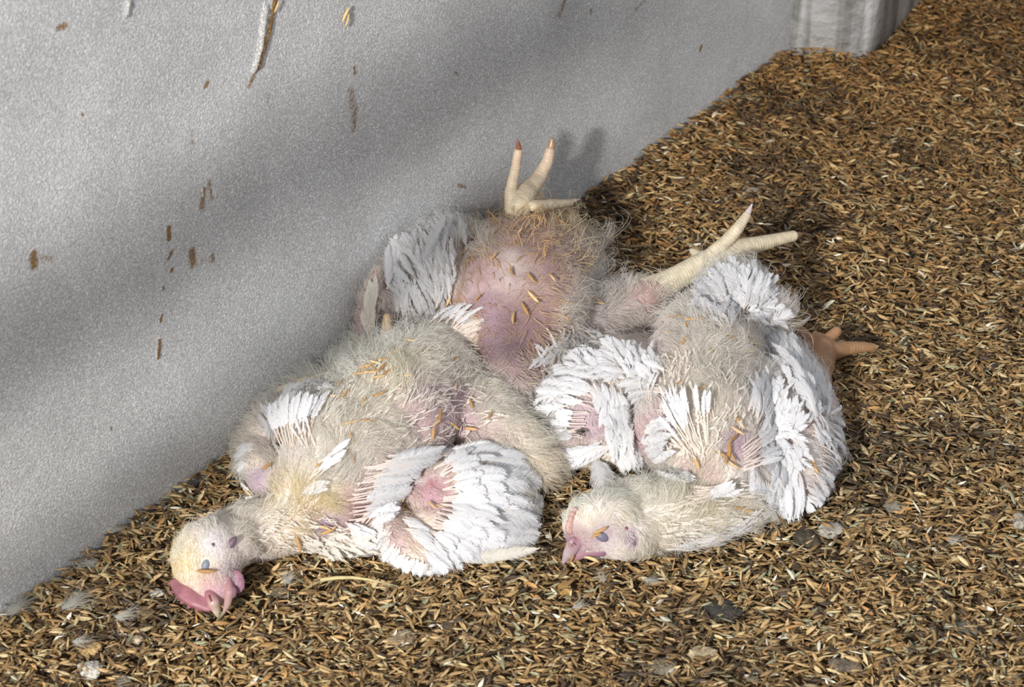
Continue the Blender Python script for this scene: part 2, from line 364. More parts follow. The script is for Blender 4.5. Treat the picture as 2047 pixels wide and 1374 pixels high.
# ------------------------------------------------------------------ down: fine strands growing from the skin
def grow(sf, name, N_, field, mask=None, parent=None, seed=1, r0=.00018, curl=.32, clump=.6, m=M_DOWN, label=None):
    """field rows: px, py, dx, dy, length mm, lift, density, rgb"""
    r = np.random.default_rng(seed); V, T = sf.V, sf.T
    a, b, c = V[T[:, 0]], V[T[:, 1]], V[T[:, 2]]; ar = np.linalg.norm(np.cross(b-a, c-a), axis=1); pr = ar/ar.sum()
    ti = r.choice(len(T), N_, p=pr); u = r.random(N_); v = r.random(N_); f = u+v > 1; u[f] = 1-u[f]; v[f] = 1-v[f]
    w = 1-u-v; p = a[ti]*w[:, None]+b[ti]*u[:, None]+c[ti]*v[:, None]
    nn = nrm(sf.N[T[ti, 0]]*w[:, None]+sf.N[T[ti, 1]]*u[:, None]+sf.N[T[ti, 2]]*v[:, None])
    ok = p[:, 2] > .001; p, nn = p[ok], nn[ok]
    q = to_px(p); Fd = np.array([[*row[:7], *(lin(row[7])**.62)] for row in field], float)
    D2 = ((q[:, None, 0]-Fd[None, :, 0])**2+(q[:, None, 1]-Fd[None, :, 1])**2); Wt = 1/(D2+14.**2)**2.4; Wt /= Wt.sum(1, keepdims=True)
    A_ = Wt @ Fd[:, 2:]
    k = r.random(len(p)) < A_[:, 4]
    if mask is not None: k &= ~mask(q, p)
    p, nn, A_, q = p[k], nn[k], A_[k], q[k]; n = len(p)
    noi = lambda s, sc: (vnoise(p[:, 0]+p[:, 2]*.7, p[:, 1]-p[:, 2]*.7, sc, s)-.5)
    ang = noi(seed+5, 45)*2.2+noi(seed+6, 140)*1.6+r.normal(0, .3, n)
    dx, dy = A_[:, 0], A_[:, 1]; ca, sa = np.cos(ang), np.sin(ang); dx, dy = dx*ca-dy*sa, dx*sa+dy*ca
    d = dx[:, None]*RT-dy[:, None]*UP; t = nrm(d-(d*nn).sum(1, keepdims=True)*nn)
    L = A_[:, 2]*.00112*r.uniform(.55, 1.25, n)*(1+noi(seed+7, 60)*.8); stray = (r.random(n) < .04)*(A_[:, 2] > 6)*(curl < .5); L = L*(1+stray*.7); lift = A_[:, 3]*(r.uniform(.3, .95, n)+(r.random(n) < .08)*.7+stray*.8)
    K = 6; s_ = np.linspace(0, 1, K); side = np.cross(nn, t); cu = r.normal(0, curl, n)
    X = np.empty((n, K, 3))
    for i, s1 in enumerate(s_):
        X[:, i] = p+L[:, None]*(t*s1+nn*(lift*np.sin(s1*2.2))[:, None]*.8+side*(cu*s1*s1)[:, None])
    # neighbouring tips lean together
    ns = max(1, n//14); kd = KDTree(ns)
    for i in range(ns): kd.insert(p[i], i)
    kd.balance(); near = np.array([kd.find(pp)[1] for pp in p]); tip = X[near]-p[near][:, None]+p[near][:, None]
    wgt = (clump*s_**1.5)[None, :, None]; X = X*(1-wgt)+tip*wgt
    X[:, :, 2] = np.maximum(X[:, :, 2], .002)
    hc = bpy.data.hair_curves.new(name); hc.add_curves([K]*n)
    hc.points.foreach_set('position', X.astype(np.float32).ravel())
    rad = (r0*(1-.8*s_)[None]*r.uniform(.7, 1.3, (n, 1))).astype(np.float32)
    at = hc.attributes.get('radius') or hc.attributes.new('radius', 'FLOAT', 'POINT'); at.data.foreach_set('value', rad.ravel())
    cc = np.ones((n, 4), np.float32); cc[:, :3] = A_[:, 5:8]*(1+.6*noi(seed+9, 90)[:, None]*.25)*r.uniform(.88, 1.08, (n, 1))
    ca_ = hc.attributes.new('Cd', 'FLOAT_COLOR', 'CURVE'); ca_.data.foreach_set('color', np.clip(cc, 0, .97).ravel())
    print(name, n)
    return child(name, hc, m, parent, label=label)
# ------------------------------------------------------------------ feathers: shaft and barbs, every barb a ribbon
WHITE = lin((238, 238, 240)); CREAM = lin((232, 222, 200)); IVORY = lin((236, 232, 222)); GREYW = lin((212, 211, 211)); QUILL = lin((242, 230, 220))
class Feathers:
    def __init__(s): s.V = []; s.F = []; s.C = []; s.n = 0
    def strips(s, L_, R_, col):
        """L_, R_: (n,k,3) edges"""
        n, k, _ = L_.shape; V = np.stack([L_, R_], 2).reshape(-1, 3)
        i = np.arange(n)[:, None]*2*k+np.arange(k-1)[None]*2; Fq = np.stack([i, i+1, i+3, i+2], -1).reshape(-1, 4)
        s.V.append(V); s.F.append(Fq+s.n); s.C.append(np.broadcast_to(col, (len(V), 3))); s.n += len(V)
    def feather(s, a, b, up, w, bow=.12, open_=.08, col=WHITE, quill=.0007, bend=0., ragged=.25, qcol=QUILL, droop=.18, blunt=1.0):
        a, b = np.asarray(a, float), np.asarray(b, float); L = np.linalg.norm(b-a)
        if L < .003: return
        T = (b-a)/L; X = nrm(np.cross(T, up)); Z = np.cross(X, T)
        K = 9; t = np.linspace(0, 1, K)
        ax = lambda t: a+(b-a)*t[..., None]+Z*(bow*L*4*t*(1-t))[..., None]+X*(bend*L*4*t*(1-t))[..., None]
        c = ax(t); qr = quill*(1-.75*t)[:, None]
        for off in (X, Z*.9): s.strips((c-off*qr)[None], (c+off*qr)[None], qcol)
        nb = max(10, int(L*(1-open_)/.00034))
        tb = np.linspace(open_, .985, nb)
        for sd in (-1, 1):
            tt = tb+rng.normal(0, .004, nb); tt = np.clip(tt, 0, 1)
            u = (tt-open_)/(1-open_); prof = w*.5*np.clip(np.sin(np.clip(u*.93+.12, 0, 1)*math.pi)**.55*blunt+ (1-blunt)*.5, .15, 1)
            grp = np.cumsum(rng.random(nb) < .06); ga = rng.normal(0, ragged*1.05, grp.max()+1)[grp]+rng.normal(0, .06, nb); gl = (1+rng.normal(0, ragged*.45, grp.max()+1))[grp]
            ang = .62+.25*(1-u)+ga*.6; le = prof*1.15*np.clip(gl, .5, 1.35)*rng.uniform(.82, 1.1, nb)*(1+(rng.random(nb) < .05)*.35)
            d = T*np.cos(ang)[:, None]+X*(sd*np.sin(ang))[:, None]; root = ax(tt)
            ks = np.array([0, .5, 1.])
            cpt = root[:, None]+d[:, None]*(le[:, None]*ks)[..., None]*1.25-Z*((droop*le)[:, None]*ks**2)[..., None]+T*((le*.25)[:, None]*ks**2)[..., None]+Z*(rng.normal(0, .0003, nb)[:, None]*ks)[..., None]
            pr = nrm(np.cross(d, Z))[:, None]; wd = (.00023*np.array([1.05, .9, .2]))[None, :, None]
            tone = 1+rng.normal(0, .03)
            s.strips(cpt-pr*wd, cpt+pr*wd, np.clip(np.asarray(col)*tone, 0, .95))
    def build(s, name, parent, **k):
        if not s.V: return None
        V = np.vstack(s.V); V[:, 2] = np.maximum(V[:, 2], .0015)
        return child(name, mesh_np(name, V, np.vstack(s.F), np.vstack(s.C), smooth=True), M_VANE, parent, **k)
def poly(pts, t):
    pts = np.asarray(pts, float); sl = np.r_[0, np.cumsum(np.linalg.norm(np.diff(pts, axis=0), axis=1))]; sl /= sl[-1]
    return np.stack([np.interp(t, sl, pts[:, 0]), np.interp(t, sl, pts[:, 1])], -1)
def row(sf, bases, tips, n, w, off0=.001, off1=.003, jit=3, into=None, each=None, parent=None, **k):
    """a row of n feathers from the line of bases to the line of tips"""
    for i in range(n):
        t = (i+.5)/n; b = poly(bases, t)+rng.normal(0, jit, 2); e = poly(tips, t)+rng.normal(0, jit*1.3, 2)
        pb, nb = sf.hit(*b, off=off0); pe, ne = sf.hit(*e, off=off1)
        # a tip past the body's edge keeps near the base's height instead of dropping away
        if depth(pe)-depth(pb) > .05: pe = CAM+ray(*e)*(depth(pb)+.012)
        pe[2] = max(pe[2], .003)
        up = nrm(nb+ne*.5-FWD*.5); ww = w*mpp(pb)*rng.uniform(.85, 1.15)
        if each:
            f = Feathers(); f.feather(pb, pe, up, ww, **k); f.build(each, parent)
        else: into.feather(pb, pe, up, ww, **k)
def shingle(sf, polygon, dirs, n, Lpx, w, into, off0=.0005, off1=.003, spread=.25, **k):
    """overlapping contour feathers scattered over an outlined patch; dirs: (px,py,dx,dy)"""
    pg = np.array(polygon, float); lo_, hi_ = pg.min(0), pg.max(0); D = np.array(dirs, float); pts = []
    def inside(q):
        x, y = q; c = False; j = len(pg)-1
        for i in range(len(pg)):
            if (pg[i, 1] > y) != (pg[j, 1] > y) and x < (pg[j, 0]-pg[i, 0])*(y-pg[i, 1])/(pg[j, 1]-pg[i, 1])+pg[i, 0]: c = not c
            j = i
        return c
    rg0 = k.get('ragged', .25); n = int(n*1.5); w = w*.78
    while len(pts) < n:
        q = rng.uniform(lo_, hi_)
        if inside(q): pts.append(q)
    out = []
    for q in pts:
        wt = 1/(((q-D[:, :2])**2).sum(1)+100)**1.5; d = nrm((D[:, 2:4]*wt[:, None]).sum(0)); a = rng.normal(0, spread)
        d = np.array([d[0]*math.cos(a)-d[1]*math.sin(a), d[0]*math.sin(a)+d[1]*math.cos(a)]); out.append((q, d))
    for q, d in out:
        k['ragged'] = rg0*rng.uniform(.8, 1.7); L = Lpx*rng.uniform(.75, 1.25); pb, nb = sf.hit(*(q-d*L*.45), off=off0); pe, ne = sf.hit(*(q+d*L*.55), off=off1)
        if depth(pe)-depth(pb) > .04: pe = CAM+ray(*(q+d*L*.55))*(depth(pb)+.01)
        if depth(pb)-depth(pe) > .04: continue
        pe[2] = max(pe[2], .003)
        into.feather(pb, pe, nrm(nb+ne*.5-FWD*.5), w*mpp(pb)*rng.uniform(.8, 1.2), **k)
def solid(name, fl, m, parent, colfun, voxel=.0011, smooth=3, sink=None, **k):
    if sink is not None: fl.V = [v-np.array([0, 0, sink]) for v in fl.V]
    me = fl.build(name, voxel, smooth); V, N_, _ = arr(me)
    if getattr(fl, 'axis', None):
        pts = [(c, q, k_) for k_, (C, sl) in enumerate(fl.axis) for c, q in zip(C, sl)]; kd = KDTree(len(pts))
        for i, (c, q, k_) in enumerate(pts): kd.insert(c, i)
        kd.balance(); idx = np.array([kd.find(v)[1] for v in V]); ss = np.array([q for _, q, _ in pts])[idx]; cc_ = np.array([c for c, _, _ in pts])[idx]
        r_ = np.linalg.norm(V-cc_, axis=1); ph = (ss/.0029) % 1.0; hgt = np.minimum(ph*1.3, 1)-np.maximum(ph-.86, 0)*7
        V = V+N_*((hgt-.5)*np.minimum(.0005, r_*.07))[:, None]; me.vertices.foreach_set('co', V.astype(np.float32).ravel()); me.update()
    set_col(me, colfun(to_px(V), V)); return child(name, me, m, parent, **k)
def flat(c): c = lin(c); return lambda q, V: np.tile(c, (len(V), 1))
def blend(c0, c1, p0, p1):
    a, b = lin(c0), lin(c1); p0, p1 = np.array(p0, float), np.array(p1, float); d = p1-p0
    def f(q, V):
        t = np.clip(((q-p0) @ d)/(d @ d), 0, 1)[:, None]; return a*(1-t)+b*t
    return f
# ------------------------------------------------------------------ feet: scaled shanks and toes
def toe_chain(fl, pts, ring=.11, pitch=.0042):
    """pts (px,py,r px,z): a toe or shank with raised scale rings"""
    Q = [(P(a, b, z_), r*mpp(P(a, b, z_))) for a, b, r, z_ in pts]
    pos = np.array([q[0] for q in Q]); rr_ = np.array([q[1] for q in Q]); sl = np.r_[0, np.cumsum(np.linalg.norm(np.diff(pos, axis=0), axis=1))]
    n = max(4, int(sl[-1]/.0009)); t = np.linspace(0, sl[-1], n)
    C = np.stack([np.interp(t, sl, pos[:, i]) for i in range(3)], 1)
    for _ in range(int(n*.08)+1): C[1:-1] = (C[:-2]+2*C[1:-1]+C[2:])/4
    if not hasattr(fl, 'axis'): fl.axis = []
    fl.axis.append((C, t)); ring = 0
    R = np.interp(t, sl, rr_)*(1+ring*np.sign(np.sin(t*2*math.pi/pitch))*np.abs(np.sin(t*2*math.pi/pitch))**.5)
    for c, r in zip(C, R): fl.V.append(IV*r+c); fl.F.append(IF+fl.n); fl.n += len(IV)
def claw(pts, parent, col=None, **k):
    Q = [P(a, b, z_) for a, b, r, z_ in pts]; R = [r*mpp(q) for q, (_, _, r, _) in zip(Q, pts)]
    t = np.linspace(0, 1, len(Q)); tt = np.linspace(0, 1, 9); C = np.stack([np.interp(tt, t, np.array(Q)[:, i]) for i in range(3)], 1)
    me = tube('claw', C, np.interp(tt, t, R), 10); set_col(me, np.tile(lin(col or (210, 185, 172)), (len(me.vertices), 1)))
    return child('claw', me, M_BEAK, parent, **k)
PINK = (206, 160, 166); MAUVE = (172, 128, 150); PLUM = (128, 88, 112); SKIN = (214, 186, 178); YEL = (232, 212, 150); CRM = (236, 228, 206); WH = (244, 243, 240); GR = (216, 212, 204); BRN = (176, 138, 90)
def wz(px, py, off=.03): return float(PW(px, py, off)[2])
# ================================================================== chicken lying on its belly, front left
def chicken_front():
    root = thing('chicken', P(720, 900), label='dead white chicken nearest the lower left, pink comb and wing fanned over the husks', cat='chicken')
    fl = Flesh()
    fl.chain([(600, 1035, 58), (645, 980, 98), (700, 905, 130), (775, 835, 138), (850, 768, 112), (900, 712, 78), (935, 672, 45, .055), (955, 655, 28, .065)], sz=.9)
    fl.chain([(610, 1040, 62), (545, 1055, 60), (490, 1070, 60), (440, 1090, 62)], sz=.85)
    fl.blob(414, 1120, .030, 70, 80, 62, 8); fl.blob(430, 1165, .024, 46, 50, 42, 0); fl.blob(452, 1095, .030, 55, 50, 52)
    fl.chain([(545, 968, 42), (515, 930, 40), (508, 885, 42), (545, 835, 45), (620, 790, 50)], sz=.9)
    fl.chain([(950, 830, 85), (1025, 890, 68), (1080, 940, 42)], sz=.85); fl.chain([(720, 760, 70), (770, 700, 62)], sz=.9)
    fl.chain([(600, 1066, 38), (680, 1072, 36), (740, 1072, 34)], sz=.8)
    fl.chain([(700, 985, 48), (760, 1030, 44), (795, 1085, 42), (850, 1108, 36), (920, 1106, 28)], sz=.9)
    fl.chain([(810, 970, 60), (880, 980, 78), (950, 985, 78), (1000, 1000, 55)], sz=.75); fl.chain([(880, 1050, 62), (970, 1050, 55)], sz=.7)
    me = fl.build('body', .0022, 9); sf = Surf(me)
    paint(sf, (232, 218, 206), [(885, 790, 90, 45, MAUVE, .9), (900, 850, 90, 40, (186, 142, 160), .9), (830, 850, 60, 40, PINK, .7), (520, 965, 42, 34, (190, 160, 182), .9),
        (648, 1052, 72, 42, (160, 122, 158), .95), (720, 990, 45, 60, (196, 140, 150), .8), (700, 1020, 30, 50, (206, 110, 120), .5), (850, 985, 62, 48, (196, 130, 150), .9), (835, 962, 16, 10, (240, 226, 226), .9), (862, 968, 10, 11, (186, 92, 98), .7),
        (790, 1060, 25, 70, (206, 150, 158), .7), (940, 740, 40, 30, (160, 124, 146), .6), (960, 880, 60, 25, (150, 104, 118), .6), (410, 1125, 62, 62, (214, 192, 176), .8), (430, 1090, 34, 26, (224, 212, 214), .8), (430, 1165, 40, 26, (192, 158, 146), .8), (365, 1110, 30, 50, (220, 206, 172), .8), (462, 1150, 24, 40, (158, 120, 138), .8), (700, 720, 60, 50, GR, .4), (560, 880, 40, 50, (224, 190, 188), .5), (430, 1190, 40, 30, (210, 150, 160), .9), (770, 900, 50, 60, (190, 160, 170), .6)])
    body = child('body', me, M_SKIN, root)
    UR = (.7, -.7)
    field = [  # px py dx dy mm lift density rgb
        (345, 1100, -.9, .1, 6, .5, 1, (238, 228, 196)), (370, 1060, -.7, -.7, 7, .5, 1, (236, 230, 214)), (420, 1040, -.1, -1, 8, .5, 1, (230, 226, 214)), (380, 1120, -.2, -1, 4, .3, 1, (236, 222, 180)), (410, 1160, .1, -1, 2.5, .25, .6, (238, 226, 206)),
        (430, 1110, .6, -.8, 3, .2, .8, (240, 234, 228)), (470, 1110, .9, -.3, 4, .3, .8, (232, 222, 216)), (490, 1150, .9, .3, 6, .4, .8, (214, 204, 192)), (440, 1085, .5, -.9, 2.5, .2, .6, (240, 236, 234)), (360, 1150, -.6, -.6, 4, .3, 1, (236, 218, 172)),
        (490, 1050, .6, -.8, 10, .6, 1, (228, 224, 212)), (520, 1090, .95, .2, 9, .5, 1, (226, 216, 204)), (560, 1010, .5, -.8, 11, .6, 1, (232, 228, 214)), (590, 1060, .9, .1, 11, .5, .9, (240, 226, 190)), (560, 1105, .7, .7, 8, .4, .8, (232, 222, 206)),
        (600, 1005, .5, -.5, 16, .9, 1, (238, 222, 174)), (560, 990, -.5, -.5, 9, .6, .8, (238, 222, 176)), (640, 1010, .7, -.4, 15, .9, 1, (236, 218, 166)), (655, 1055, .8, -.4, 8, .3, .12, (226, 206, 200)), (690, 1040, .8, .3, 7, .3, .15, (232, 214, 204)),
        (520, 965, -.3, -.9, 5, .3, .12, (226, 214, 204)), (640, 940, .1, -1, 15, .6, 1, (228, 226, 216)), (600, 900, .2, -1, 14, .5, .9, (232, 228, 222)), (690, 940, .5, -.8, 15, .6, .9, (226, 224, 214)), (560, 870, -.6, -.7, 8, .4, .5, (236, 232, 226)),
        (490, 900, -.9, -.2, 9, .5, 1, (230, 224, 212)), (480, 930, -.9, .2, 9, .5, 1, (232, 226, 214)), (540, 810, -.7, -.6, 12, .6, 1, (226, 222, 214)), (620, 760, -.6, -.7, 12, .7, 1, (226, 224, 214)), (650, 840, .2, -.9, 13, .5, 1, (226, 222, 210)),
        (700, 720, -.5, -.8, 11, .7, 1, (228, 226, 216)), (760, 660, -.3, -.9, 13, .8, 1, (234, 232, 226)), (820, 640, -.2, -1, 13, .8, 1, (236, 234, 226)), (720, 800, .5, -.8, 13, .5, 1, (224, 220, 206)), (750, 870, .7, -.6, 14, .5, .9, (226, 220, 206)),
        (800, 760, .7, -.6, 13, .5, 1, (236, 230, 208)), (860, 700, .6, -.7, 11, .6, 1, (236, 232, 220)), (900, 740, .8, -.2, 10, .5, .9, (232, 228, 216)), (850, 800, .9, -.2, 12, .4, .55, (232, 224, 212)), (900, 800, .95, 0, 9, .35, .3, (232, 222, 214)), (880, 850, .9, .1, 8, .3, .15, (236, 224, 214)),
        (800, 900, .8, -.3, 11, .4, .6, (220, 212, 202)), (950, 760, .8, -.3, 11, .6, 1, (226, 222, 208)), (1000, 810, .9, -.1, 11, .7, 1, (228, 224, 212)), (960, 860, .9, .1, 12, .5, .6, (228, 220, 204)), (1040, 880, .9, .3, 13, .7, 1, (232, 226, 210)), (1090, 940, .8, .6, 14, .6, 1, (226, 216, 196)), (1100, 960, .6, .8, 12, .6, 1, (206, 190, 164)),
        (760, 980, .9, .2, 6, .3, .5, (240, 226, 220)), (845, 985, .9, .1, 8, .5, .5, (232, 210, 196)), (870, 960, .9, -.3, 6, .4, .4, (224, 190, 176)), (795, 1070, .3, .9, 8, .4, .6, (232, 214, 200)), (760, 1090, -.1, 1, 8, .4, .8, (240, 230, 218)), (640, 1100, .9, .3, 11, .5, 1, (240, 232, 216)), (720, 1085, .9, .2, 12, .5, 1, (246, 242, 232)), (930, 1000, .9, .1, 7, .3, .6, WH), (940, 650, .9, -.5, 9, .4, .6, (234, 228, 220)),
    ]
    bare = [(411, 1131, 10, 14), (430, 1090, 7, 7), (462, 1090, 14, 22), (474, 1165, 22, 30)]
    def mask(q, p):
        k = np.zeros(len(q), bool)
        for x_, y_, rx, ry in bare: k |= ((q[:, 0]-x_)/rx)**2+((q[:, 1]-y_)/ry)**2 < 1
        k |= (q[:, 1] > 1158+(440-q[:, 0])*.28*0+np.where(q[:, 0] < 425, (q[:, 0]-345)*.42-18, 12)) & (q[:, 0] < 462) & (q[:, 1] > 1130) & (q[:, 0] > 320) & (q[:, 1] < 1260)
        return k
    grow(sf, 'down', 66000, field, mask, root, seed=3)
    stub = [(410, 1125, .1, -1, 2.2, .5, .9, (232, 216, 190)), (440, 1120, .6, -.8, 2.2, .5, .9, (236, 228, 224)), (400, 1165, .1, -.9, 2.0, .5, .9, (232, 206, 168)), (425, 1160, .2, -.9, 1.8, .5, .9, (226, 196, 176)), (375, 1140, -.4, -.8, 2.6, .5, .9, (238, 218, 170)), (455, 1140, .8, -.5, 2.4, .5, .9, (226, 210, 208)), (430, 1085, .4, -.9, 2, .5, .8, (236, 230, 232)),
        (480, 1050, 0, -1, 2, .5, 0, WH), (340, 1080, 0, -1, 2, .5, .2, WH), (560, 1060, 1, 0, 2, .5, 0, WH), (640, 940, 1, 0, 2, .5, 0, WH), (800, 800, 1, 0, 2, .5, 0, WH), (900, 1000, 1, 0, 2, .5, 0, WH), (490, 930, 1, 0, 2, .5, 0, WH), (1040, 900, 1, 0, 2, .5, 0, WH), (430, 1200, 0, -1, 2, .5, 0, WH), (760, 1060, 0, -1, 2, .5, 0, WH)]
    emask = lambda q, p: (((q[:, 0]-411)/10)**2+((q[:, 1]-1131)/14)**2 < 1)
    grow(sf, 'face_bristles', 110000, stub, emask, root, seed=5, r0=.00022, curl=.1, clump=.1)
    # comb along the crown, serrated, swollen at its base
    cf = Flesh(); m_ = lambda pts: cf.chain(pts, sz=.55)
    base = [(352, 1166, 13, .022), (368, 1185, 17, .022), (392, 1200, 18, .021), (415, 1210, 17, .019), (428, 1212, 14, .016)]
    m_(base)
    for (a, b) in (((352, 1168), (338, 1166)), ((358, 1180), (344, 1184)), ((366, 1188), (353, 1196)), ((376, 1196), (363, 1206)), ((388, 1204), (377, 1215)), ((402, 1210), (393, 1221))):
        m_([(a[0], a[1], 10, .020), (b[0], b[1], 4.5, .013)])
    m_([(395, 1190, 13, .022), (418, 1203, 13, .021)])
    solid('comb', cf, M_COMB, root, lambda q, V: np.clip(lin((166, 112, 122))*(1+(vnoise(q[:, 0], q[:, 1], .06, 3)[:, None]-.5)*.4), 0, 1), .0009, 4, label='dusky pink serrated comb')
    up = Flesh(); up.chain([(420, 1188, 12, .026), (427, 1205, 12.5, .024), (432, 1220, 9, .017), (436, 1233, 3.5, .011)])
    solid('upper_beak', up, M_BEAK, root, blend((166, 110, 118), (212, 196, 176), (418, 1190), (434, 1228)), .0009, 4)
    lw = Flesh(); lw.chain([(454, 1158, 9, .032), (459, 1184, 10, .027), (455, 1206, 8, .019), (447, 1226, 3, .011)])
    solid('lower_beak', lw, M_BEAK, root, blend((168, 118, 126), (190, 164, 156), (452, 1160), (446, 1226)), .0009, 4)
    w = Flesh(); w.blob(473, 1163, .028, 17, 25, 6, -12); w.blob(462, 1185, .026, 12, 14, 8, 20)
    solid('wattle', w, M_COMB, root, flat((150, 108, 124)), .0009, 3, label='purplish pink wattle')
    e = Flesh(); p, _ = sf.hit(461, 1089); z_ = p[2]; e.blob(461, 1089, z_-.0005, 8, 20, 6, 36)
    solid('earlobe', e, M_COMB, root, flat((112, 88, 104)), .0007, 2, label='dark purple earlobe')
    e = Flesh(); p, _ = sf.hit(411, 1131); e.blob(411, 1131, p[2]-.0008, 9, 14, 8, 14)
    solid('eyelid', e, M_COMB, root, flat((134, 140, 152)), .0007, 2, label='closed blue grey eyelid')
    e = Flesh()
    for t in np.linspace(-.1, 1, 22)*math.pi:
        q = (411-13*math.cos(t*1.0+.9), 1131-16*math.sin(t*1.0+.9)); p, _ = sf.hit(*q); e.blob(q[0], q[1], p[2]-.0008, 3, 3.5, 3)
    solid('eye_rim', e, M_COMB, root, flat((178, 146, 138)), .0007, 2)
    e = Flesh(); p, _ = sf.hit(426, 1090); e.blob(426, 1090, p[2], 4, 5, 2)
    solid('ear_opening', e, M_COMB, root, flat((96, 58, 70)), .0006, 1, label='dark ear opening')
    e = Flesh(); e.chain([(417, 1191, 1.5, .0302), (422, 1203, 1.3, .0287)]); solid('nostril', e, M_COMB, root, flat((120, 74, 76)), .0005, 1)
    # near wing: flight feathers one by one, coverts together
    fk = dict(col=WHITE, bow=.10, open_=.06)
    f = Feathers()
    row(sf, [(905, 905), (965, 930), (985, 990), (975, 1040), (930, 1085)], [(1030, 900), (1072, 950), (1078, 1005), (1066, 1050), (1010, 1100)], 26, 36, .003, .006, 4, into=f, ragged=.15, **fk)
    row(sf, [(880, 900), (935, 935), (950, 990), (935, 1045), (880, 1095)], [(990, 885), (1040, 940), (1045, 1000), (1020, 1065), (950, 1125)], 30, 32, .004, .008, 4, into=f, ragged=.15, **fk)
    row(sf, [(868, 915), (905, 945), (915, 990), (900, 1045), (850, 1100)], [(950, 893), (1000, 940), (1008, 1000), (985, 1060), (900, 1140)], 34, 26, .005, .009, 4, into=f, ragged=.18, **fk)
    row(sf, [(850, 925), (880, 950), (892, 990), (880, 1030), (840, 1085)], [(905, 880), (955, 925), (968, 990), (955, 1050), (870, 1135)], 34, 20, .004, .009, 3, into=f, ragged=.2, open_=.30, col=WHITE, bow=.12, qcol=lin((240, 226, 220)), quill=.0008)
    row(sf, [(775, 1050), (790, 1090), (830, 1118), (900, 1128)], [(748, 1085), (762, 1118), (812, 1144), (880, 1146)], 22, 16, .002, .004, 3, into=f, ragged=.25, **fk)
    row(sf, [(800, 1040), (820, 1075), (860, 1100)], [(850, 1062), (868, 1098), (905, 1120)], 16, 15, .004, .006, 3, into=f, ragged=.25, **fk)
    row(sf, [(765, 1035), (775, 1070)], [(745, 1060), (750, 1100)], 8, 14, .002, .003, 3, into=f, ragged=.3, **fk)
    wg = f.build('wing', root, label='right wing fanned out on the husks')
    row(sf, [(1000, 1000), (985, 1040), (950, 1080), (925, 1100)], [(1082, 985), (1086, 1032), (1084, 1065), (1075, 1085)], 7, 40, .002, .003, 2, each='flight_feather', parent=wg, bend=.03, col=(GREYW+WHITE)/2, ragged=.12, bow=.06, blunt=.9)
    row(sf, [(900, 1120), (930, 1122)], [(1062, 1098), (1080, 1092)], 2, 24, .002, .003, 2, each='flight_feather', parent=wg, col=IVORY, ragged=.12, bow=.06)
    # shoulder tract between back and wing
    f = Feathers()
    row(sf, [(742, 925), (712, 965), (695, 1000), (700, 1035), (735, 1065)], [(850, 888), (835, 935), (800, 965), (785, 1005), (790, 1040)], 34, 22, .003, .009, 4, into=f, open_=.28, ragged=.22, bow=.14, qcol=lin((240, 226, 220)), quill=.0006)
    row(sf, [(770, 915), (745, 955), (735, 990), (745, 1025)], [(862, 885), (848, 928), (812, 962), (795, 1008)], 22, 26, .006, .012, 5, into=f, ragged=.2, bow=.12)
    row(sf, [(690, 1040), (700, 1060), (720, 1075)], [(755, 1070), (748, 1090), (740, 1105)], 12, 16, .002, .004, 4, into=f, ragged=.3)
    shingle(sf, [(600, 1085), (680, 1060), (745, 1060), (750, 1112), (650, 1112)], [(640, 1090, .9, .3), (730, 1100, .9, .4)], 34, 38, 13, f, .001, .004, spread=.4, ragged=.5, open_=.15, col=IVORY)
    f.build('shoulder_feathers', root)
    # far wing folded against the wall
    f = Feathers()
    row(sf, [(560, 905), (575, 900), (600, 890), (620, 885)], [(520, 830), (545, 800), (600, 785), (680, 800)], 24, 15, .002, .007, 3, into=f, open_=.4, ragged=.25, bow=.14, qcol=lin((240, 226, 212)), quill=.0006)
    row(sf, [(530, 830), (570, 800), (640, 790)], [(575, 790), (630, 780), (690, 800)], 14, 18, .005, .009, 4, into=f, ragged=.25)
    row(sf, [(600, 775), (640, 760), (680, 745)], [(545, 805), (590, 780), (640, 770)], 10, 14, .002, .006, 4, into=f, ragged=.3, col=CREAM)
    row(sf, [(515, 880), (505, 910), (500, 935)], [(482, 905), (476, 930), (480, 955)], 16, 13, .001, .003, 3, into=f, ragged=.3)
    row(sf, [(640, 930), (625, 950), (615, 975)], [(700, 880), (690, 905), (665, 925)], 10, 9, .002, .010, 4, into=f, open_=.5, ragged=.35, bow=.1, quill=.0006)
    row(sf, [(612, 905), (628, 900)], [(605, 850), (625, 845)], 5, 5, .002, .010, 4, into=f, open_=.45, ragged=.35, quill=.0006)
    row(sf, [(608, 970), (600, 985)], [(655, 965), (650, 985)], 6, 12, .002, .006, 3, into=f, ragged=.35)
    row(sf, [(560, 1000), (545, 985), (510, 990)], [(540, 965), (520, 1000), (480, 985)], 8, 7, .001, .005, 4, into=f, ragged=.4, open_=.4)
    f.build('wing', root, label='left wing folded against the wall')
    # tail
    row(sf, [(905, 640), (925, 655), (935, 675), (930, 695)], [(945, 604), (995, 622), (1016, 655), (988, 714)], 18, 19, .004, .006, 3, each='tail_feather', parent=root, open_=.5, ragged=.3, bow=.08, quill=.0008)
    f = Feathers()
    row(sf, [(860, 650), (890, 650), (915, 665)], [(905, 615), (940, 610), (965, 640)], 16, 14, .003, .010, 4, into=f, ragged=.35, open_=.2)
    row(sf, [(930, 665), (940, 680), (945, 700)], [(985, 640), (1005, 680), (985, 712)], 20, 10, .002, .008, 4, into=f, ragged=.35, open_=.5, quill=.0006)
    f.build('tail_coverts', root)
    f = Feathers()
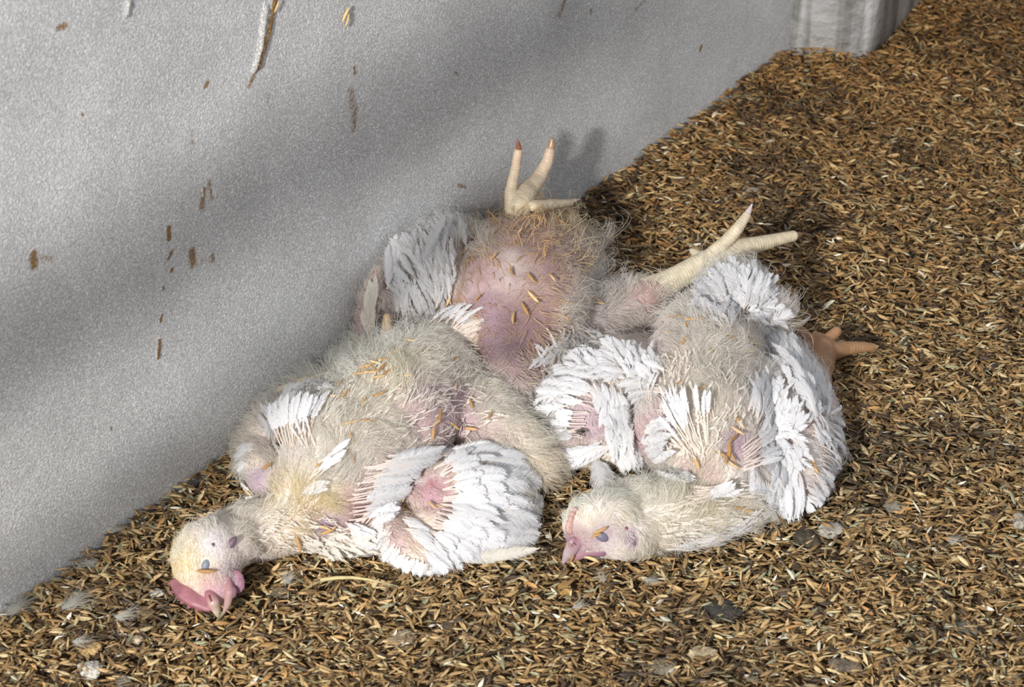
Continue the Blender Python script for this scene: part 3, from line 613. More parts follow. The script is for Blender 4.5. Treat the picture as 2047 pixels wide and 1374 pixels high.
    shingle(sf, [(700, 700), (800, 650), (930, 730), (1020, 830), (940, 880), (760, 900), (640, 850)], [(700, 800, .6, -.8), (850, 760, .8, -.5), (950, 820, 1, 0), (760, 880, .8, -.4)], 150, 24, 4, f, .001, .004, spread=.4, open_=.45, ragged=.4, quill=.0005, col=IVORY)
    shingle(sf, [(480, 1060), (600, 1000), (740, 1080), (640, 1110), (500, 1110)], [(500, 1080, 1, 0), (700, 1090, 1, .2)], 70, 20, 4, f, .001, .004, spread=.4, open_=.4, ragged=.4, quill=.0005, col=IVORY)
    f.build('pin_feathers', root)
    # far foot seen between the birds
    tf = Flesh(); toe_chain(tf, [(770, 690, 13, .045), (774, 660, 12, .06), (773, 634, 8, .07)])
    solid('toe', tf, M_FOOT, root, flat((214, 184, 140)), .0009, 1)
    return root, sf
# ================================================================== chicken on its back against the wall
def chicken_back():
    root = thing('chicken', P(1040, 640), label='dead chicken on its back against the wall, bare mauve belly and both feet raised', cat='chicken')
    fl = Flesh()
    fl.chain([(1075, 500, 88), (1050, 550, 125), (1035, 610, 138), (1025, 690, 110), (1015, 760, 80), (1000, 810, 60)], sz=.95)
    fl.chain([(1120, 520, 72), (1130, 570, 70)], sz=1)
    fl.chain([(930, 540, 62), (860, 560, 72), (820, 610, 60), (790, 640, 40)], sz=.9); fl.chain([(940, 480, 35), (880, 480, 38), (820, 520, 40), (780, 560, 30)], sz=.9)
    fl.chain([(790, 600, 30, .06), (752, 590, 17, .08)]); fl.chain([(752, 545, 9, wz(752, 545, .02)), (742, 590, 19, wz(742, 590, .02)), (732, 640, 22, .055), (724, 690, 20, .03)])
    fl.chain([(1110, 670, 70), (1190, 640, 64), (1255, 622, 58), (1292, 590, 36, .045), (1312, 578, 26, .05)], sz=.9)
    fl.chain([(1130, 720, 55), (1200, 700, 50)], sz=.8); fl.chain([(1060, 450, 45, wz(1060, 450, .05)), (1035, 425, 24, wz(1035, 425, .04))])
    me = fl.build('body', .0024, 10); sf = Surf(me)
    paint(sf, (184, 152, 148), [(1020, 540, 62, 95, (210, 184, 176), .9), (1070, 450, 90, 50, (156, 116, 96), .8), (960, 600, 60, 90, (184, 148, 158), .7), (1110, 520, 60, 90, (176, 134, 132), .7), (1030, 690, 120, 80, (108, 76, 86), .95),  # dark lower belly patch paints in the shade of the front bird
        (1030, 625, 70, 50, (142, 104, 112), .7), (980, 640, 30, 60, (170, 132, 150), .6), (1000, 760, 90, 50, (150, 120, 128), .6), (725, 670, 20, 50, (196, 160, 178), .8), (850, 560, 70, 70, (226, 214, 212), .9), (1200, 660, 90, 60, (206, 184, 184), .7), (1010, 800, 80, 50, (200, 190, 184), .8), (1180, 600, 50, 50, (200, 180, 184), .6)])
    body = child('body', me, M_SKIN, root)
    field = [(1000, 470, -.3, -.8, 8, .7, .12, (196, 172, 142)), (1080, 430, .2, -1, 8, .8, .2, (200, 176, 146)), (1140, 440, .7, -.8, 12, .8, .5, (204, 180, 142)), (1180, 500, .8, -.6, 12, .9, 1, (226, 218, 206)), (1195, 560, .9, -.2, 13, .8, 1, (224, 220, 214)), (1150, 520, .8, -.2, 9, .5, .3, (212, 198, 182)),
        (1030, 520, .2, -.6, 5, .6, .04, (186, 140, 92)), (1090, 530, .3, -.8, 7, .7, .12, (204, 168, 120)), (1000, 570, -.3, -.6, 5, .6, .03, (176, 128, 84)), (950, 560, -.6, -.5, 7, .5, .08, (190, 156, 120)), (930, 620, -.7, -.2, 8, .5, .08, (196, 150, 96)), (1080, 620, .5, .4, 9, .6, .08, (206, 172, 124)), (1030, 660, .3, .7, 9, .6, .07, (196, 160, 118)), (1040, 740, .2, .9, 10, .6, .25, (206, 190, 170)), (980, 700, -.3, .7, 9, .6, .10, (190, 160, 130)),
        (960, 470, -.7, -.7, 13, .7, 1, (222, 216, 206)), (900, 450, -.6, -.8, 14, .7, 1, (232, 230, 226)), (860, 520, -.5, -.7, 14, .5, 1, (236, 234, 230)), (900, 560, -.4, -.3, 12, .5, .8, (232, 228, 222)), (820, 560, -.7, -.5, 12, .5, 1, (232, 230, 226)), (850, 640, -.1, .9, 11, .5, 1, (230, 228, 222)), (780, 600, .3, .9, 10, .5, .9, (226, 220, 212)),
        (745, 560, -.4, -.9, 7, .4, .8, (232, 220, 206)), (720, 650, -.7, .4, 6, .4, .5, (226, 208, 196)), (735, 680, -.4, .9, 8, .5, .7, (224, 212, 204)), (1130, 620, .6, -.3, 12, .7, .9, (222, 214, 204)), (1200, 600, .4, -.8, 14, .8, 1, (224, 218, 210)), (1250, 590, .5, -.8, 12, .7, 1, (222, 216, 208)), (1200, 660, .9, .2, 14, .6, 1, (216, 208, 200)), (1270, 640, .9, .3, 13, .7, 1, (220, 212, 202)),
        (1300, 580, .7, -.3, 8, .6, .7, (222, 212, 198)), (1140, 700, .3, .6, 15, .6, 1, (228, 222, 214)), (1000, 780, .2, .9, 14, .6, 1, (226, 220, 212)), (1050, 790, .4, .9, 14, .6, 1, (226, 220, 212)), (960, 740, -.5, .6, 12, .6, .9, (220, 210, 200)), (1100, 590, .7, .1, 9, .6, .35, (206, 182, 150))]
    grow(sf, 'down', 52000, field, None, root, seed=13)
    # long curled bristles on the bare belly
    fb = [(1050, 440, .2, -1, 15, 1.2, 1, (196, 150, 92)), (1090, 500, .4, -.8, 12, 1.2, .9, (206, 160, 100)), (960, 520, -.4, -.8, 9, 1, .7, (180, 130, 80)), (1000, 590, -.2, -.7, 7, .8, .35, (160, 108, 62)), (1080, 620, .5, .4, 13, 1, .7, (210, 176, 126)), (1040, 700, .2, .8, 12, 1, .5, (190, 156, 116)), (930, 630, -.6, .2, 9, 1, .6, (200, 146, 80)), (1150, 470, .8, -.8, 16, 1.1, .8, (206, 176, 130)), (1030, 540, 0, -1, 6, .8, .15, (170, 116, 66)), (850, 560, 0, 1, 5, .5, 0, WH), (1180, 640, 1, 0, 9, .8, .1, CRM), (1000, 800, 0, 1, 5, .5, 0, CRM), (740, 620, 0, 1, 5, .5, 0, CRM)]
    grow(sf, 'bristles', 1500, fb, None, root, seed=23, r0=.0004, curl=.8, clump=.3, label='curled brown belly bristles')
    f = Feathers()
    shingle(sf, [(790, 500), (870, 455), (925, 450), (930, 520), (900, 590), (850, 630), (790, 620), (770, 560)], [(800, 520, -.5, -.8), (880, 480, -.2, -1), (850, 600, -.2, -.9), (900, 570, -.1, -1)], 80, 56, 15, f, .003, .007, spread=.25, ragged=.3, open_=.15, col=(WHITE+GREYW)/2)
    row(sf, [(740, 690), (738, 650), (740, 610)], [(726, 640), (738, 590), (752, 545)], 16, 14, .002, .004, 3, into=f, ragged=.25, col=IVORY)
    row(sf, [(820, 640), (850, 650), (880, 640)], [(830, 700), (860, 705), (890, 690)], 16, 15, .003, .006, 4, into=f, ragged=.3, open_=.3)
    shingle(sf, [(1080, 680), (1180, 660), (1230, 700), (1120, 740), (1060, 740)], [(1120, 700, -.6, .6), (1200, 680, .8, .3)], 60, 44, 11, f, .002, .006, spread=.5, ragged=.35, open_=.2, col=(WHITE+GREYW)/2)
    row(sf, [(1290, 680), (1300, 690)], [(1318, 625), (1330, 615)], 7, 7, .002, .02, 5, into=f, ragged=.4, open_=.3, col=IVORY)
    wg = f.build('wing', root, label='white wing spread against the wall')
    row(sf, [(850, 540), (800, 560), (775, 590)], [(905, 430), (812, 462), (785, 485)], 4, 22, .006, .010, 3, each='flight_feather', parent=wg, ragged=.12, bow=.05, col=GREYW)
    row(sf, [(775, 560), (765, 570), (758, 580)], [(812, 462), (800, 470), (775, 500)], 5, 20, .006, .008, 3, each='flight_feather', parent=wg, ragged=.15, bow=.05)
    # raised foot by the wall
    ft = Flesh(); w_ = lambda x_, y_, r, o=.035: (x_, y_, r, wz(x_, y_, o))
    toe_chain(ft, [w_(1040, 440, 22, .05), w_(1038, 410, 25, .045), w_(1048, 390, 24, .04), w_(1062, 372, 18)]); toe_chain(ft, [w_(1050, 390, 20, .04), w_(1076, 358, 15), w_(1094, 325, 12), w_(1100, 300, 10)])
    toe_chain(ft, [w_(1024, 420, 16, .042), w_(1020, 385, 12), w_(1030, 340, 10), w_(1036, 303, 9)]); toe_chain(ft, [w_(1066, 412, 12, .06), w_(1105, 409, 10, .06), w_(1140, 405, 7, .06)])
    ft.blob(1074, 392, wz(1074, 392, .035), 9, 16, 9)
    fo = solid('foot', ft, M_FOOT, root, blend((226, 212, 182), (218, 192, 168), (1040, 420), (1040, 300)), .0008, 1, label='pale yellow foot against the wall')
    claw([w_(1036, 306, 8), w_(1037, 292, 5), w_(1035, 280, 1.5)], fo, (150, 96, 70)); claw([w_(1099, 303, 9), w_(1103, 288, 8), w_(1104, 276, 3)], fo, (170, 140, 112)); claw([w_(1138, 405, 6, .06), w_(1150, 401, 4, .06), w_(1160, 398, 1, .06)], fo)
    # foot stretched out to the right
    ft = Flesh()
    toe_chain(ft, [(1290, 585, 30, .045), (1320, 572, 27, .05), (1360, 552, 24, .055), (1400, 530, 24, .06), (1440, 512, 25, .062), (1470, 502, 24, .062), (1510, 490, 17, .062), (1550, 480, 13, .06), (1585, 472, 11, .058)])
    toe_chain(ft, [(1420, 512, 16, .066), (1450, 485, 14, .075), (1474, 458, 12, .085), (1492, 432, 9, .092)]); toe_chain(ft, [(1400, 518, 14, .062), (1388, 505, 8, .062), (1382, 501, 5, .062)]); toe_chain(ft, [(1460, 515, 15, .05), (1480, 535, 11, .04), (1492, 552, 8, .03)])
    fo = solid('foot', ft, M_FOOT, root, blend((230, 218, 192), (226, 210, 180), (1320, 570), (1590, 470)), .0008, 1, label='pale yellow foot stretched out to the right')
    claw([(1490, 435, 8, .091), (1497, 422, 6, .095), (1504, 407, 1.2, .099)], fo, (226, 206, 208)); claw([(1580, 473, 10, .058), (1595, 470, 7, .057), (1604, 468, 3, .056)], fo, (128, 98, 70)); claw([(1386, 503, 5, .062), (1380, 499, 1.5, .062)], fo)
    return root, sf
# ================================================================== chicken on the right, head turned back along the floor
def chicken_right():
    root = thing('chicken', P(1400, 860), label='dead white chicken at the right, head and closed eye turned to the lower left', cat='chicken')
    fl = Flesh()
    fl.chain([(1470, 585, 62, .065), (1440, 640, 78), (1410, 705, 105), (1395, 780, 128), (1400, 850, 130), (1420, 915, 105), (1460, 960, 75)], sz=.9)
    fl.chain([(1500, 640, 52), (1545, 620, 30, .05)])
    fl.chain([(1320, 760, 85), (1240, 775, 92), (1165, 815, 82), (1125, 850, 50)], sz=.85); fl.chain([(1300, 720, 50), (1210, 725, 50), (1130, 750, 42), (1095, 800, 34)], sz=.9)
    fl.chain([(1300, 870, 70), (1220, 890, 50), (1130, 900, 38)], sz=.8)
    fl.chain([(1500, 800, 90), (1550, 840, 88), (1585, 900, 72), (1600, 960, 50)], sz=.9); fl.chain([(1550, 700, 40), (1600, 760, 48), (1635, 830, 42), (1640, 900, 38), (1625, 970, 34)], sz=.9)
    fl.chain([(1565, 940, 45), (1575, 1000, 32), (1580, 1020, 22)], sz=.8); fl.chain([(1500, 960, 70), (1520, 980, 45)], sz=.8)
    fl.chain([(1520, 985, 45), (1460, 1005, 62), (1390, 1025, 70), (1320, 1032, 76), (1260, 1035, 76)], sz=.8)
    fl.blob(1205, 1050, .030, 82, 66, 60, -12); fl.blob(1172, 1076, .024, 40, 31, 34, -45); fl.blob(1240, 1070, .026, 70, 48, 50)
    me = fl.build('body', .0023, 9); sf = Surf(me)
    paint(sf, (236, 224, 214), [(1170, 850, 55, 55, (202, 170, 184), .9), (1320, 830, 30, 40, (190, 150, 166), .8), (1280, 880, 30, 50, (206, 130, 148), .7), (1320, 690, 35, 30, (200, 166, 186), .8), (1400, 940, 50, 30, (180, 130, 130), .7), (1465, 885, 32, 36, (196, 150, 176), .9),
        (1590, 850, 25, 20, (170, 90, 110), .9), (1600, 980, 30, 50, (206, 184, 190), .8), (1520, 700, 40, 30, (206, 182, 190), .6), (1195, 1070, 64, 36, (170, 140, 150), .9), (1150, 1082, 36, 34, (186, 140, 148), .9), (1262, 1080, 20, 30, (150, 110, 146), .8), (1110, 925, 20, 15, (180, 130, 156), .8), (1440, 990, 40, 25, (190, 150, 150), .6)])
    body = child('body', me, M_SKIN, root)
    field = [(1135, 1030, -.6, -.7, 7, .4, 1, (236, 234, 220)), (1160, 1000, -.5, -.8, 9, .5, 1, (230, 232, 222)), (1210, 990, -.1, -1, 9, .5, 1, (232, 232, 222)), (1170, 1040, .1, -1, 5, .25, 1, (236, 230, 208)), (1160, 1070, .3, -.7, 2.5, .2, .5, (232, 220, 204)), (1220, 1090, .9, .4, 3, .2, .6, (236, 226, 226)), (1240, 1100, .9, .5, 6, .3, 1, (242, 236, 220)),
        (1240, 1030, .8, -.5, 8, .4, 1, (238, 232, 214)), (1270, 1050, .8, -.3, 7, .35, 1, (240, 234, 218)), (1300, 1080, .9, .4, 10, .4, 1, (238, 232, 214)), (1300, 1000, .5, -.8, 14, .6, 1, (230, 228, 214)), (1340, 1040, .95, 0, 13, .5, 1, (236, 230, 208)), (1360, 980, .6, -.6, 15, .6, 1, (228, 224, 206)), (1400, 1040, .95, .1, 15, .5, 1, (234, 224, 196)), (1380, 1080, .95, .1, 15, .4, 1, (246, 242, 232)), (1460, 1020, .95, -.2, 16, .5, 1, (230, 222, 200)), (1500, 1000, .9, -.4, 16, .5, 1, (232, 228, 216)), (1450, 1060, 1, -.3, 16, .4, 1, (246, 242, 234)),
        (1400, 930, .1, -.9, 15, .5, .7, (226, 216, 196)), (1340, 950, .2, .7, 14, .6, 1, (236, 230, 216)), (1440, 880, .1, -1, 16, .5, .9, (228, 224, 212)), (1465, 890, .6, -.3, 8, .3, .25, (232, 220, 214)), (1400, 800, 0, -1, 16, .5, .9, (226, 220, 206)), (1340, 820, -.4, -.8, 12, .4, .5, (226, 220, 212)), (1420, 740, 0, -1, 14, .6, 1, (230, 224, 212)), (1350, 700, -.4, -.8, 13, .6, .9, (228, 220, 208)), (1320, 690, -.4, -.8, 9, .4, .4, (228, 218, 212)),
        (1440, 660, .1, -1, 12, .7, 1, (234, 228, 216)), (1480, 600, .1, -1, 11, .7, 1, (240, 238, 234)), (1400, 620, -.5, -.8, 12, .7, 1, (236, 232, 224)), (1520, 680, .6, -.6, 12, .6, 1, (230, 222, 212)), (1250, 800, -.6, -.4, 10, .4, .9, (242, 240, 238)), (1170, 850, -.8, -.3, 8, .3, .4, (224, 206, 206)), (1280, 880, -.3, -.4, 8, .3, .4, (232, 210, 210)), (1120, 790, -.9, 0, 10, .5, 1, (242, 240, 236)), (1180, 930, -.3, .9, 9, .4, 1, (236, 226, 200)),
        (1560, 820, .3, -.6, 10, .4, .9, (244, 242, 240)), (1600, 980, .5, .6, 9, .4, .6, (224, 214, 212)), (1570, 1000, 0, 1, 9, .3, 1, (248, 248, 248)), (1620, 900, .7, .3, 10, .5, .9, (240, 238, 236)), (1590, 850, .5, 0, 7, .3, .2, (226, 200, 204)), (1500, 950, -.2, .7, 10, .4, .9, (240, 236, 234)), (1590, 730, .3, -.7, 10, .5, .9, (240, 238, 236))]
    bare = [(1203, 1068, 22, 20), (1253, 1057, 7, 6), (1268, 1078, 8, 18), (1146, 1040, 9, 24)]
    def mask(q, p):
        k = np.zeros(len(q), bool)
        for x_, y_, rx, ry in bare: k |= ((q[:, 0]-x_)/rx)**2+((q[:, 1]-y_)/ry)**2 < 1
        k |= (q[:, 0] < 1158) & (q[:, 1] > 1062); k |= (q[:, 1] > 1094) & (q[:, 0] < 1205)
        return k
    grow(sf, 'down', 66000, field, mask, root, seed=33)
    stub = [(1170, 1060, .5, -.4, 2, .5, .9, (230, 212, 190)), (1200, 1092, .9, .4, 2, .5, .9, (232, 222, 222)), (1230, 1080, .9, .2, 2.2, .5, .9, (234, 226, 226)), (1225, 1050, .8, -.4, 2.2, .5, .9, (228, 216, 208)), (1180, 1095, .8, .3, 1.8, .5, .8, (226, 208, 206)), (1250, 1070, .9, 0, 2, .5, .7, (226, 214, 220)),
        (1140, 1090, 0, -1, 2, .5, 0, WH), (1160, 1000, 0, -1, 2, .5, 0, WH), (1290, 1040, 0, -1, 2, .5, 0, WH), (1280, 1090, 0, -1, 2, .5, 0, WH), (1210, 1010, 0, -1, 2, .5, 0, WH), (1400, 900, 0, -1, 2, .5, 0, WH), (1200, 850, 0, -1, 2, .5, 0, WH), (1600, 900, 0, -1, 2, .5, 0, WH), (1450, 1020, 0, -1, 2, .5, 0, WH)]
    emask = lambda q, p: (((q[:, 0]-1201)/22)**2+((q[:, 1]-1069)/17)**2 < 1)
    grow(sf, 'face_bristles', 110000, stub, emask, root, seed=6, r0=.00022, curl=.1, clump=.1)
    c = Flesh()
    for i, (a, b) in enumerate([(1152, 1018), (1147, 1027), (1143, 1036), (1140, 1045), (1138, 1054), (1138, 1062)]): p, _ = sf.hit(a, b); c.blob(a-2, b, p[2]+.0015, 8-abs(i-2.5)*.8, 4.3, 6, 20)
    c.chain([(1153, 1015, 4, sf.hit(1153, 1015)[0][2]), (1143, 1038, 6, sf.hit(1143, 1038)[0][2]), (1140, 1064, 6, sf.hit(1142, 1064)[0][2])])
    solid('comb', c, M_COMB, root, flat((198, 160, 152)), .0008, 3, label='small pale pink comb')
    u = Flesh(); u.chain([(1160, 1076, 17, .029), (1147, 1090, 16, .025), (1137, 1106, 12, .018), (1130, 1118, 7, .011), (1126, 1126, 3, .007)]); u.blob(1144, 1084, .031, 7, 11, 5, 20)
    solid('upper_beak', u, M_BEAK, root, blend((164, 116, 128), (196, 178, 182), (1155, 1075), (1132, 1112)), .0009, 4)
    u = Flesh(); u.chain([(1205, 1100, 13, .022), (1175, 1102, 13, .020), (1155, 1110, 11, .014), (1140, 1119, 6, .009)])
    solid('lower_beak', u, M_BEAK, root, blend((150, 112, 132), (184, 146, 152), (1205, 1102), (1140, 1120)), .0009, 4)
    u = Flesh(); p, _ = sf.hit(1200, 1070); u.blob(1202, 1071, p[2]-.0012, 17, 11, 8, 35)
    solid('eyelid', u, M_COMB, root, flat((124, 116, 136)), .0007, 2, label='closed mauve eyelid')
    u = Flesh()
    for t in np.linspace(0, 2, 49)[:-1]*math.pi: q = (1199+20*math.cos(t), 1067+13*math.sin(t)-8*math.cos(t)); p, _ = sf.hit(*q); u.blob(q[0], q[1], p[2]-.0010, 3.6, 3.4, 3.4)
    solid('eye_rim', u, M_COMB, root, flat((160, 124, 138)), .0007, 2)
    u = Flesh(); p, _ = sf.hit(1267, 1078); u.blob(1267, 1078, p[2]-.0005, 4, 15, 4, -8); solid('earlobe', u, M_COMB, root, flat((128, 98, 118)), .0007, 2, label='thin purple earlobe')
    u = Flesh(); p, _ = sf.hit(1252, 1057); u.blob(1252, 1057, p[2], 4.5, 4, 2); solid('ear_opening', u, M_COMB, root, flat((128, 76, 62)), .0006, 1, label='brown ear opening')
    u = Flesh(); u.chain([(1141, 1087, 1.6, .0345), (1145, 1093, 1.4, .0335)]); solid('nostril', u, M_COMB, root, flat((120, 70, 80)), .0006, 1)
    # left wing of the picture
    f = Feathers(); fk = dict(ragged=.2)
    shingle(sf, [(1080, 790), (1100, 740), (1150, 710), (1230, 695), (1300, 705), (1330, 740), (1300, 770), (1210, 760), (1150, 780), (1110, 830)], [(1100, 780, -.8, .5), (1180, 720, -.7, -.4), (1280, 720, -.3, -.8), (1200, 770, -.9, .3)], 110, 48, 17, f, .003, .008, spread=.3, **fk)
    row(sf, [(1190, 760), (1150, 790), (1125, 840), (1120, 890)], [(1120, 740), (1080, 780), (1062, 850), (1085, 905)], 26, 24, .004, .008, 4, into=f, **fk)
    row(sf, [(1215, 790), (1180, 815), (1165, 850), (1170, 885)], [(1155, 765), (1125, 805), (1110, 855), (1120, 895)], 24, 13, .003, .006, 3, into=f, open_=.45, quill=.0006, qcol=lin((240, 226, 220)), **fk)
    shingle(sf, [(1180, 790), (1230, 780), (1290, 860), (1270, 930), (1230, 900), (1210, 850)], [(1220, 800, .3, .9), (1260, 880, .3, .9)], 60, 50, 18, f, .004, .009, spread=.25, **fk)
    row(sf, [(1215, 885), (1180, 895), (1150, 905)], [(1150, 925), (1110, 920), (1085, 900)], 16, 18, .004, .006, 3, into=f, **fk)
    row(sf, [(1230, 890), (1200, 900)], [(1130, 935), (1100, 915)], 12, 16, .005, .007, 4, into=f, **fk)
    row(sf, [(1310, 760), (1330, 790)], [(1230, 775), (1260, 810)], 12, 17, .004, .009, 4, into=f, **fk)
    wg = f.build('wing', root, label='white wing spread towards the other birds')
    row(sf, [(1130, 770), (1110, 810), (1100, 850)], [(1068, 790), (1056, 830), (1064, 870)], 5, 30, .003, .004, 3, each='flight_feather', parent=wg, ragged=.15, bow=.08)
    row(sf, [(1188, 912), (1200, 915)], [(1207, 985), (1222, 965)], 2, 36, .004, .004, 2, each='flight_feather', parent=wg, ragged=.12, bow=.05, col=GREYW)
    # right wing of the picture
    f = Feathers()
    shingle(sf, [(1540, 680), (1580, 690), (1640, 770), (1665, 850), (1650, 930), (1620, 860), (1580, 770), (1545, 720)], [(1560, 710, -.6, -.8), (1620, 790, -.2, -1), (1650, 880, .4, .8)], 90, 44, 15, f, .003, .007, spread=.25, **fk)
    row(sf, [(1580, 740), (1610, 790), (1630, 850)], [(1535, 680), (1565, 705), (1600, 760)], 22, 18, .004, .008, 4, into=f, **fk)
    row(sf, [(1640, 830), (1645, 890), (1630, 950), (1610, 990)], [(1676, 850), (1676, 915), (1656, 985), (1630, 1020)], 26, 18, .003, .005, 4, into=f, **fk)
    shingle(sf, [(1480, 790), (1530, 770), (1580, 820), (1600, 900), (1590, 970), (1540, 980), (1520, 890)], [(1500, 800, -.2, -1), (1560, 830, .3, -.8), (1570, 930, .4, .7), (1540, 950, -.1, .9)], 110, 46, 17, f, .004, .010, spread=.3, **fk)
    row(sf, [(1480, 900), (1485, 920), (1480, 945)], [(1545, 850), (1550, 890), (1540, 940)], 18, 12, .003, .012, 4, into=f, open_=.45, quill=.0006, qcol=lin((240, 226, 220)), **fk)
    row(sf, [(1500, 930), (1520, 960), (1540, 975)], [(1490, 985), (1520, 1000), (1545, 1010)], 14, 18, .003, .006, 4, into=f, **fk)
    row(sf, [(1560, 940), (1575, 930), (1595, 945)], [(1560, 1020), (1578, 1036), (1595, 1022)], 18, 15, .005, .007, 3, into=f, **fk)
    wg = f.build('wing', root, label='folded wing at the outer right, blunt white tip down')
    row(sf, [(1640, 780), (1650, 840), (1645, 890), (1635, 940)], [(1668, 790), (1690, 850), (1684, 900), (1665, 960)], 7, 20, .002, .003, 3, each='flight_feather', parent=wg, ragged=.15, bow=.08)
    row(sf, [(1570, 945), (1580, 950)], [(1568, 1034), (1590, 1030)], 3, 34, .004, .004, 2, each='flight_feather', parent=wg, ragged=.1, bow=.12, blunt=1)
    # fans of quills on the back
    f = Feathers()
    row(sf, [(1395, 905), (1405, 895), (1415, 885)], [(1325, 800), (1375, 785), (1425, 795)], 12, 9, .003, .014, 4, into=f, open_=.55, quill=.0006, ragged=.3, bow=.1, qcol=lin((246, 240, 230)), bend=-.04)
    row(sf, [(1390, 915), (1400, 905)], [(1330, 830), (1370, 800)], 8, 10, .003, .012, 6, into=f, open_=.45, quill=.0006, ragged=.3, bow=.12)
    row(sf, [(1290, 850), (1295, 890), (1310, 930)], [(1350, 840), (1350, 880), (1355, 915)], 14, 18, .003, .012, 5, into=f, ragged=.3, open_=.2)
    row(sf, [(1390, 985), (1380, 1000), (1375, 1010)], [(1450, 945), (1462, 965), (1440, 985)], 14, 12, .006, .016, 4, into=f, open_=.5, quill=.0007, ragged=.3, bow=-.05, bend=.08)
    row(sf, [(1290, 930), (1330, 950), (1370, 965)], [(1345, 970), (1375, 985), (1395, 960)], 12, 16, .004, .010, 6, into=f, ragged=.35, open_=.15)
    row(sf, [(1270, 810), (1290, 800), (1310, 800)], [(1255, 770), (1290, 765), (1330, 770)], 10, 9, .003, .010, 4, into=f, open_=.45, quill=.0006, ragged=.3)
    shingle(sf, [(1320, 720), (1460, 700), (1480, 860), (1420, 940), (1320, 900)], [(1380, 800, 0, -1)], 100, 26, 5, f, .001, .006, spread=.6, open_=.45, ragged=.4, quill=.0006, col=IVORY)
    shingle(sf, [(1330, 1010), (1480, 960), (1540, 1000), (1420, 1085), (1320, 1080)], [(1400, 1020, 1, -.1)], 60, 34, 6, f, .001, .005, spread=.3, open_=.35, ragged=.4, quill=.0006, col=IVORY)
    shingle(sf, [(1340, 1085), (1440, 1062), (1540, 1005), (1545, 1020), (1440, 1075), (1350, 1095)], [(1400, 1080, 1, -.2), (1520, 1020, .8, -.6)], 34, 40, 10, f, .002, .004, spread=.15, ragged=.3)
    f.build('back_feathers', root)
    row(sf, [(1430, 640), (1460, 630), (1500, 635), (1530, 650)], [(1385, 600), (1440, 545), (1515, 550), (1572, 655)], 14, 26, .006, .010, 4, each='tail_feather', parent=root, ragged=.3, bow=.14)
    f = Feathers()
    shingle(sf, [(1390, 620), (1420, 560), (1480, 540), (1540, 560), (1560, 640), (1500, 650), (1430, 660)], [(1400, 610, -.8, -.5), (1460, 570, -.2, -1), (1530, 580, .6, -.7), (1550, 640, .8, .5)], 90, 40, 15, f, .003, .009, spread=.4, ragged=.35)
    f.build('tail_coverts', root)
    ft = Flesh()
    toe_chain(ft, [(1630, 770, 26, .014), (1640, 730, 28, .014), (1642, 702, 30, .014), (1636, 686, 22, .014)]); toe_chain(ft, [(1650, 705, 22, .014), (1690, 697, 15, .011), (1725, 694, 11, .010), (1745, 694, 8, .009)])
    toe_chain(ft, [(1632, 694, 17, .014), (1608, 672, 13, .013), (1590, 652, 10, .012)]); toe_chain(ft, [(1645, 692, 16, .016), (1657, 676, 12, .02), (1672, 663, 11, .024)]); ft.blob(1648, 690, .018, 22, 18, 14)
    fo = solid('foot', ft, M_FOOT, root, flat((166, 126, 92)), .0008, 1, label='foot with curled toes, darkened as if in shade')  # foot colour darkened to paint in the wing's shade
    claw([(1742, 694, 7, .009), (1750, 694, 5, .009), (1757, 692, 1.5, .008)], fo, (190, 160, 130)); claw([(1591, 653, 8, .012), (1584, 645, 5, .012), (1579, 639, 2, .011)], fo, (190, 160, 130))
    return root, sf
RA, SA = chicken_front(); RB, SB = chicken_back(); RC, SCf = chicken_right()

# ------------------------------------------------------------------ small things lying about
M_HUSK1 = mat('loose_husk', .5, attr='Cd', mottle=[(600, .8, 1.1, 2)], spec=.4)
def one_husk(p, nrm_, ang, Lm, col, label, group, wide=.20, lift=.0008, onwall=False):
    n_ = nrm(nrm_); a = math.radians(ang); d = RT*math.cos(a)+UP*math.sin(a); X = nrm(d-(d @ n_)*n_); Y = np.cross(n_, X)
    s_ = np.linspace(-1, 1, 9); A_ = np.array([-1, -.5, 0, .5, 1]); bend = rng.uniform(-.08, .08); V = []
    for q in s_:
        w = (1-abs(q)**2.6)*.5+.02
        for k in A_: V.append(p+n_*lift+X*q*.5*Lm+Y*(k*w*wide*Lm*1.0+bend*q*q*Lm)+n_*((1-k*k)*w*wide*Lm*.7))
    # underside closes the hull
    V = np.array(V); U = V-n_*.0004; nV = len(V); Fq = grid(5, 9); Fq2 = Fq[:, ::-1]+nV; E = []
    ring = [i for i in range(5)]+[4+5*j for j in range(1, 9)]+[43-k for k in range(4)]+[5*j for j in range(7, 0, -1)]
    for i in range(len(ring)): a_, b_ = ring[i], ring[(i+1) % len(ring)]; E.append([b_, a_, a_+nV, b_+nV])
    c = np.tile(lin(col)*rng.uniform(.8, 1.15), (2*nV, 1)); me = mesh_np('rice_husk', np.vstack([V, U])-p, np.vstack([Fq, Fq2, E]), c)
    o = child('rice_husk', me, M_HUSK1); o.location = p; props(o, label=label, cat='husk', group=group); return o
TAN = (210, 170, 116)
ORD = 'leftmost,second from the left,third from the left,fourth from the left,fifth from the left,sixth from the left,seventh from the left,eighth from the left,ninth from the left,tenth from the left,eleventh from the left,twelfth from the left'.split(',')
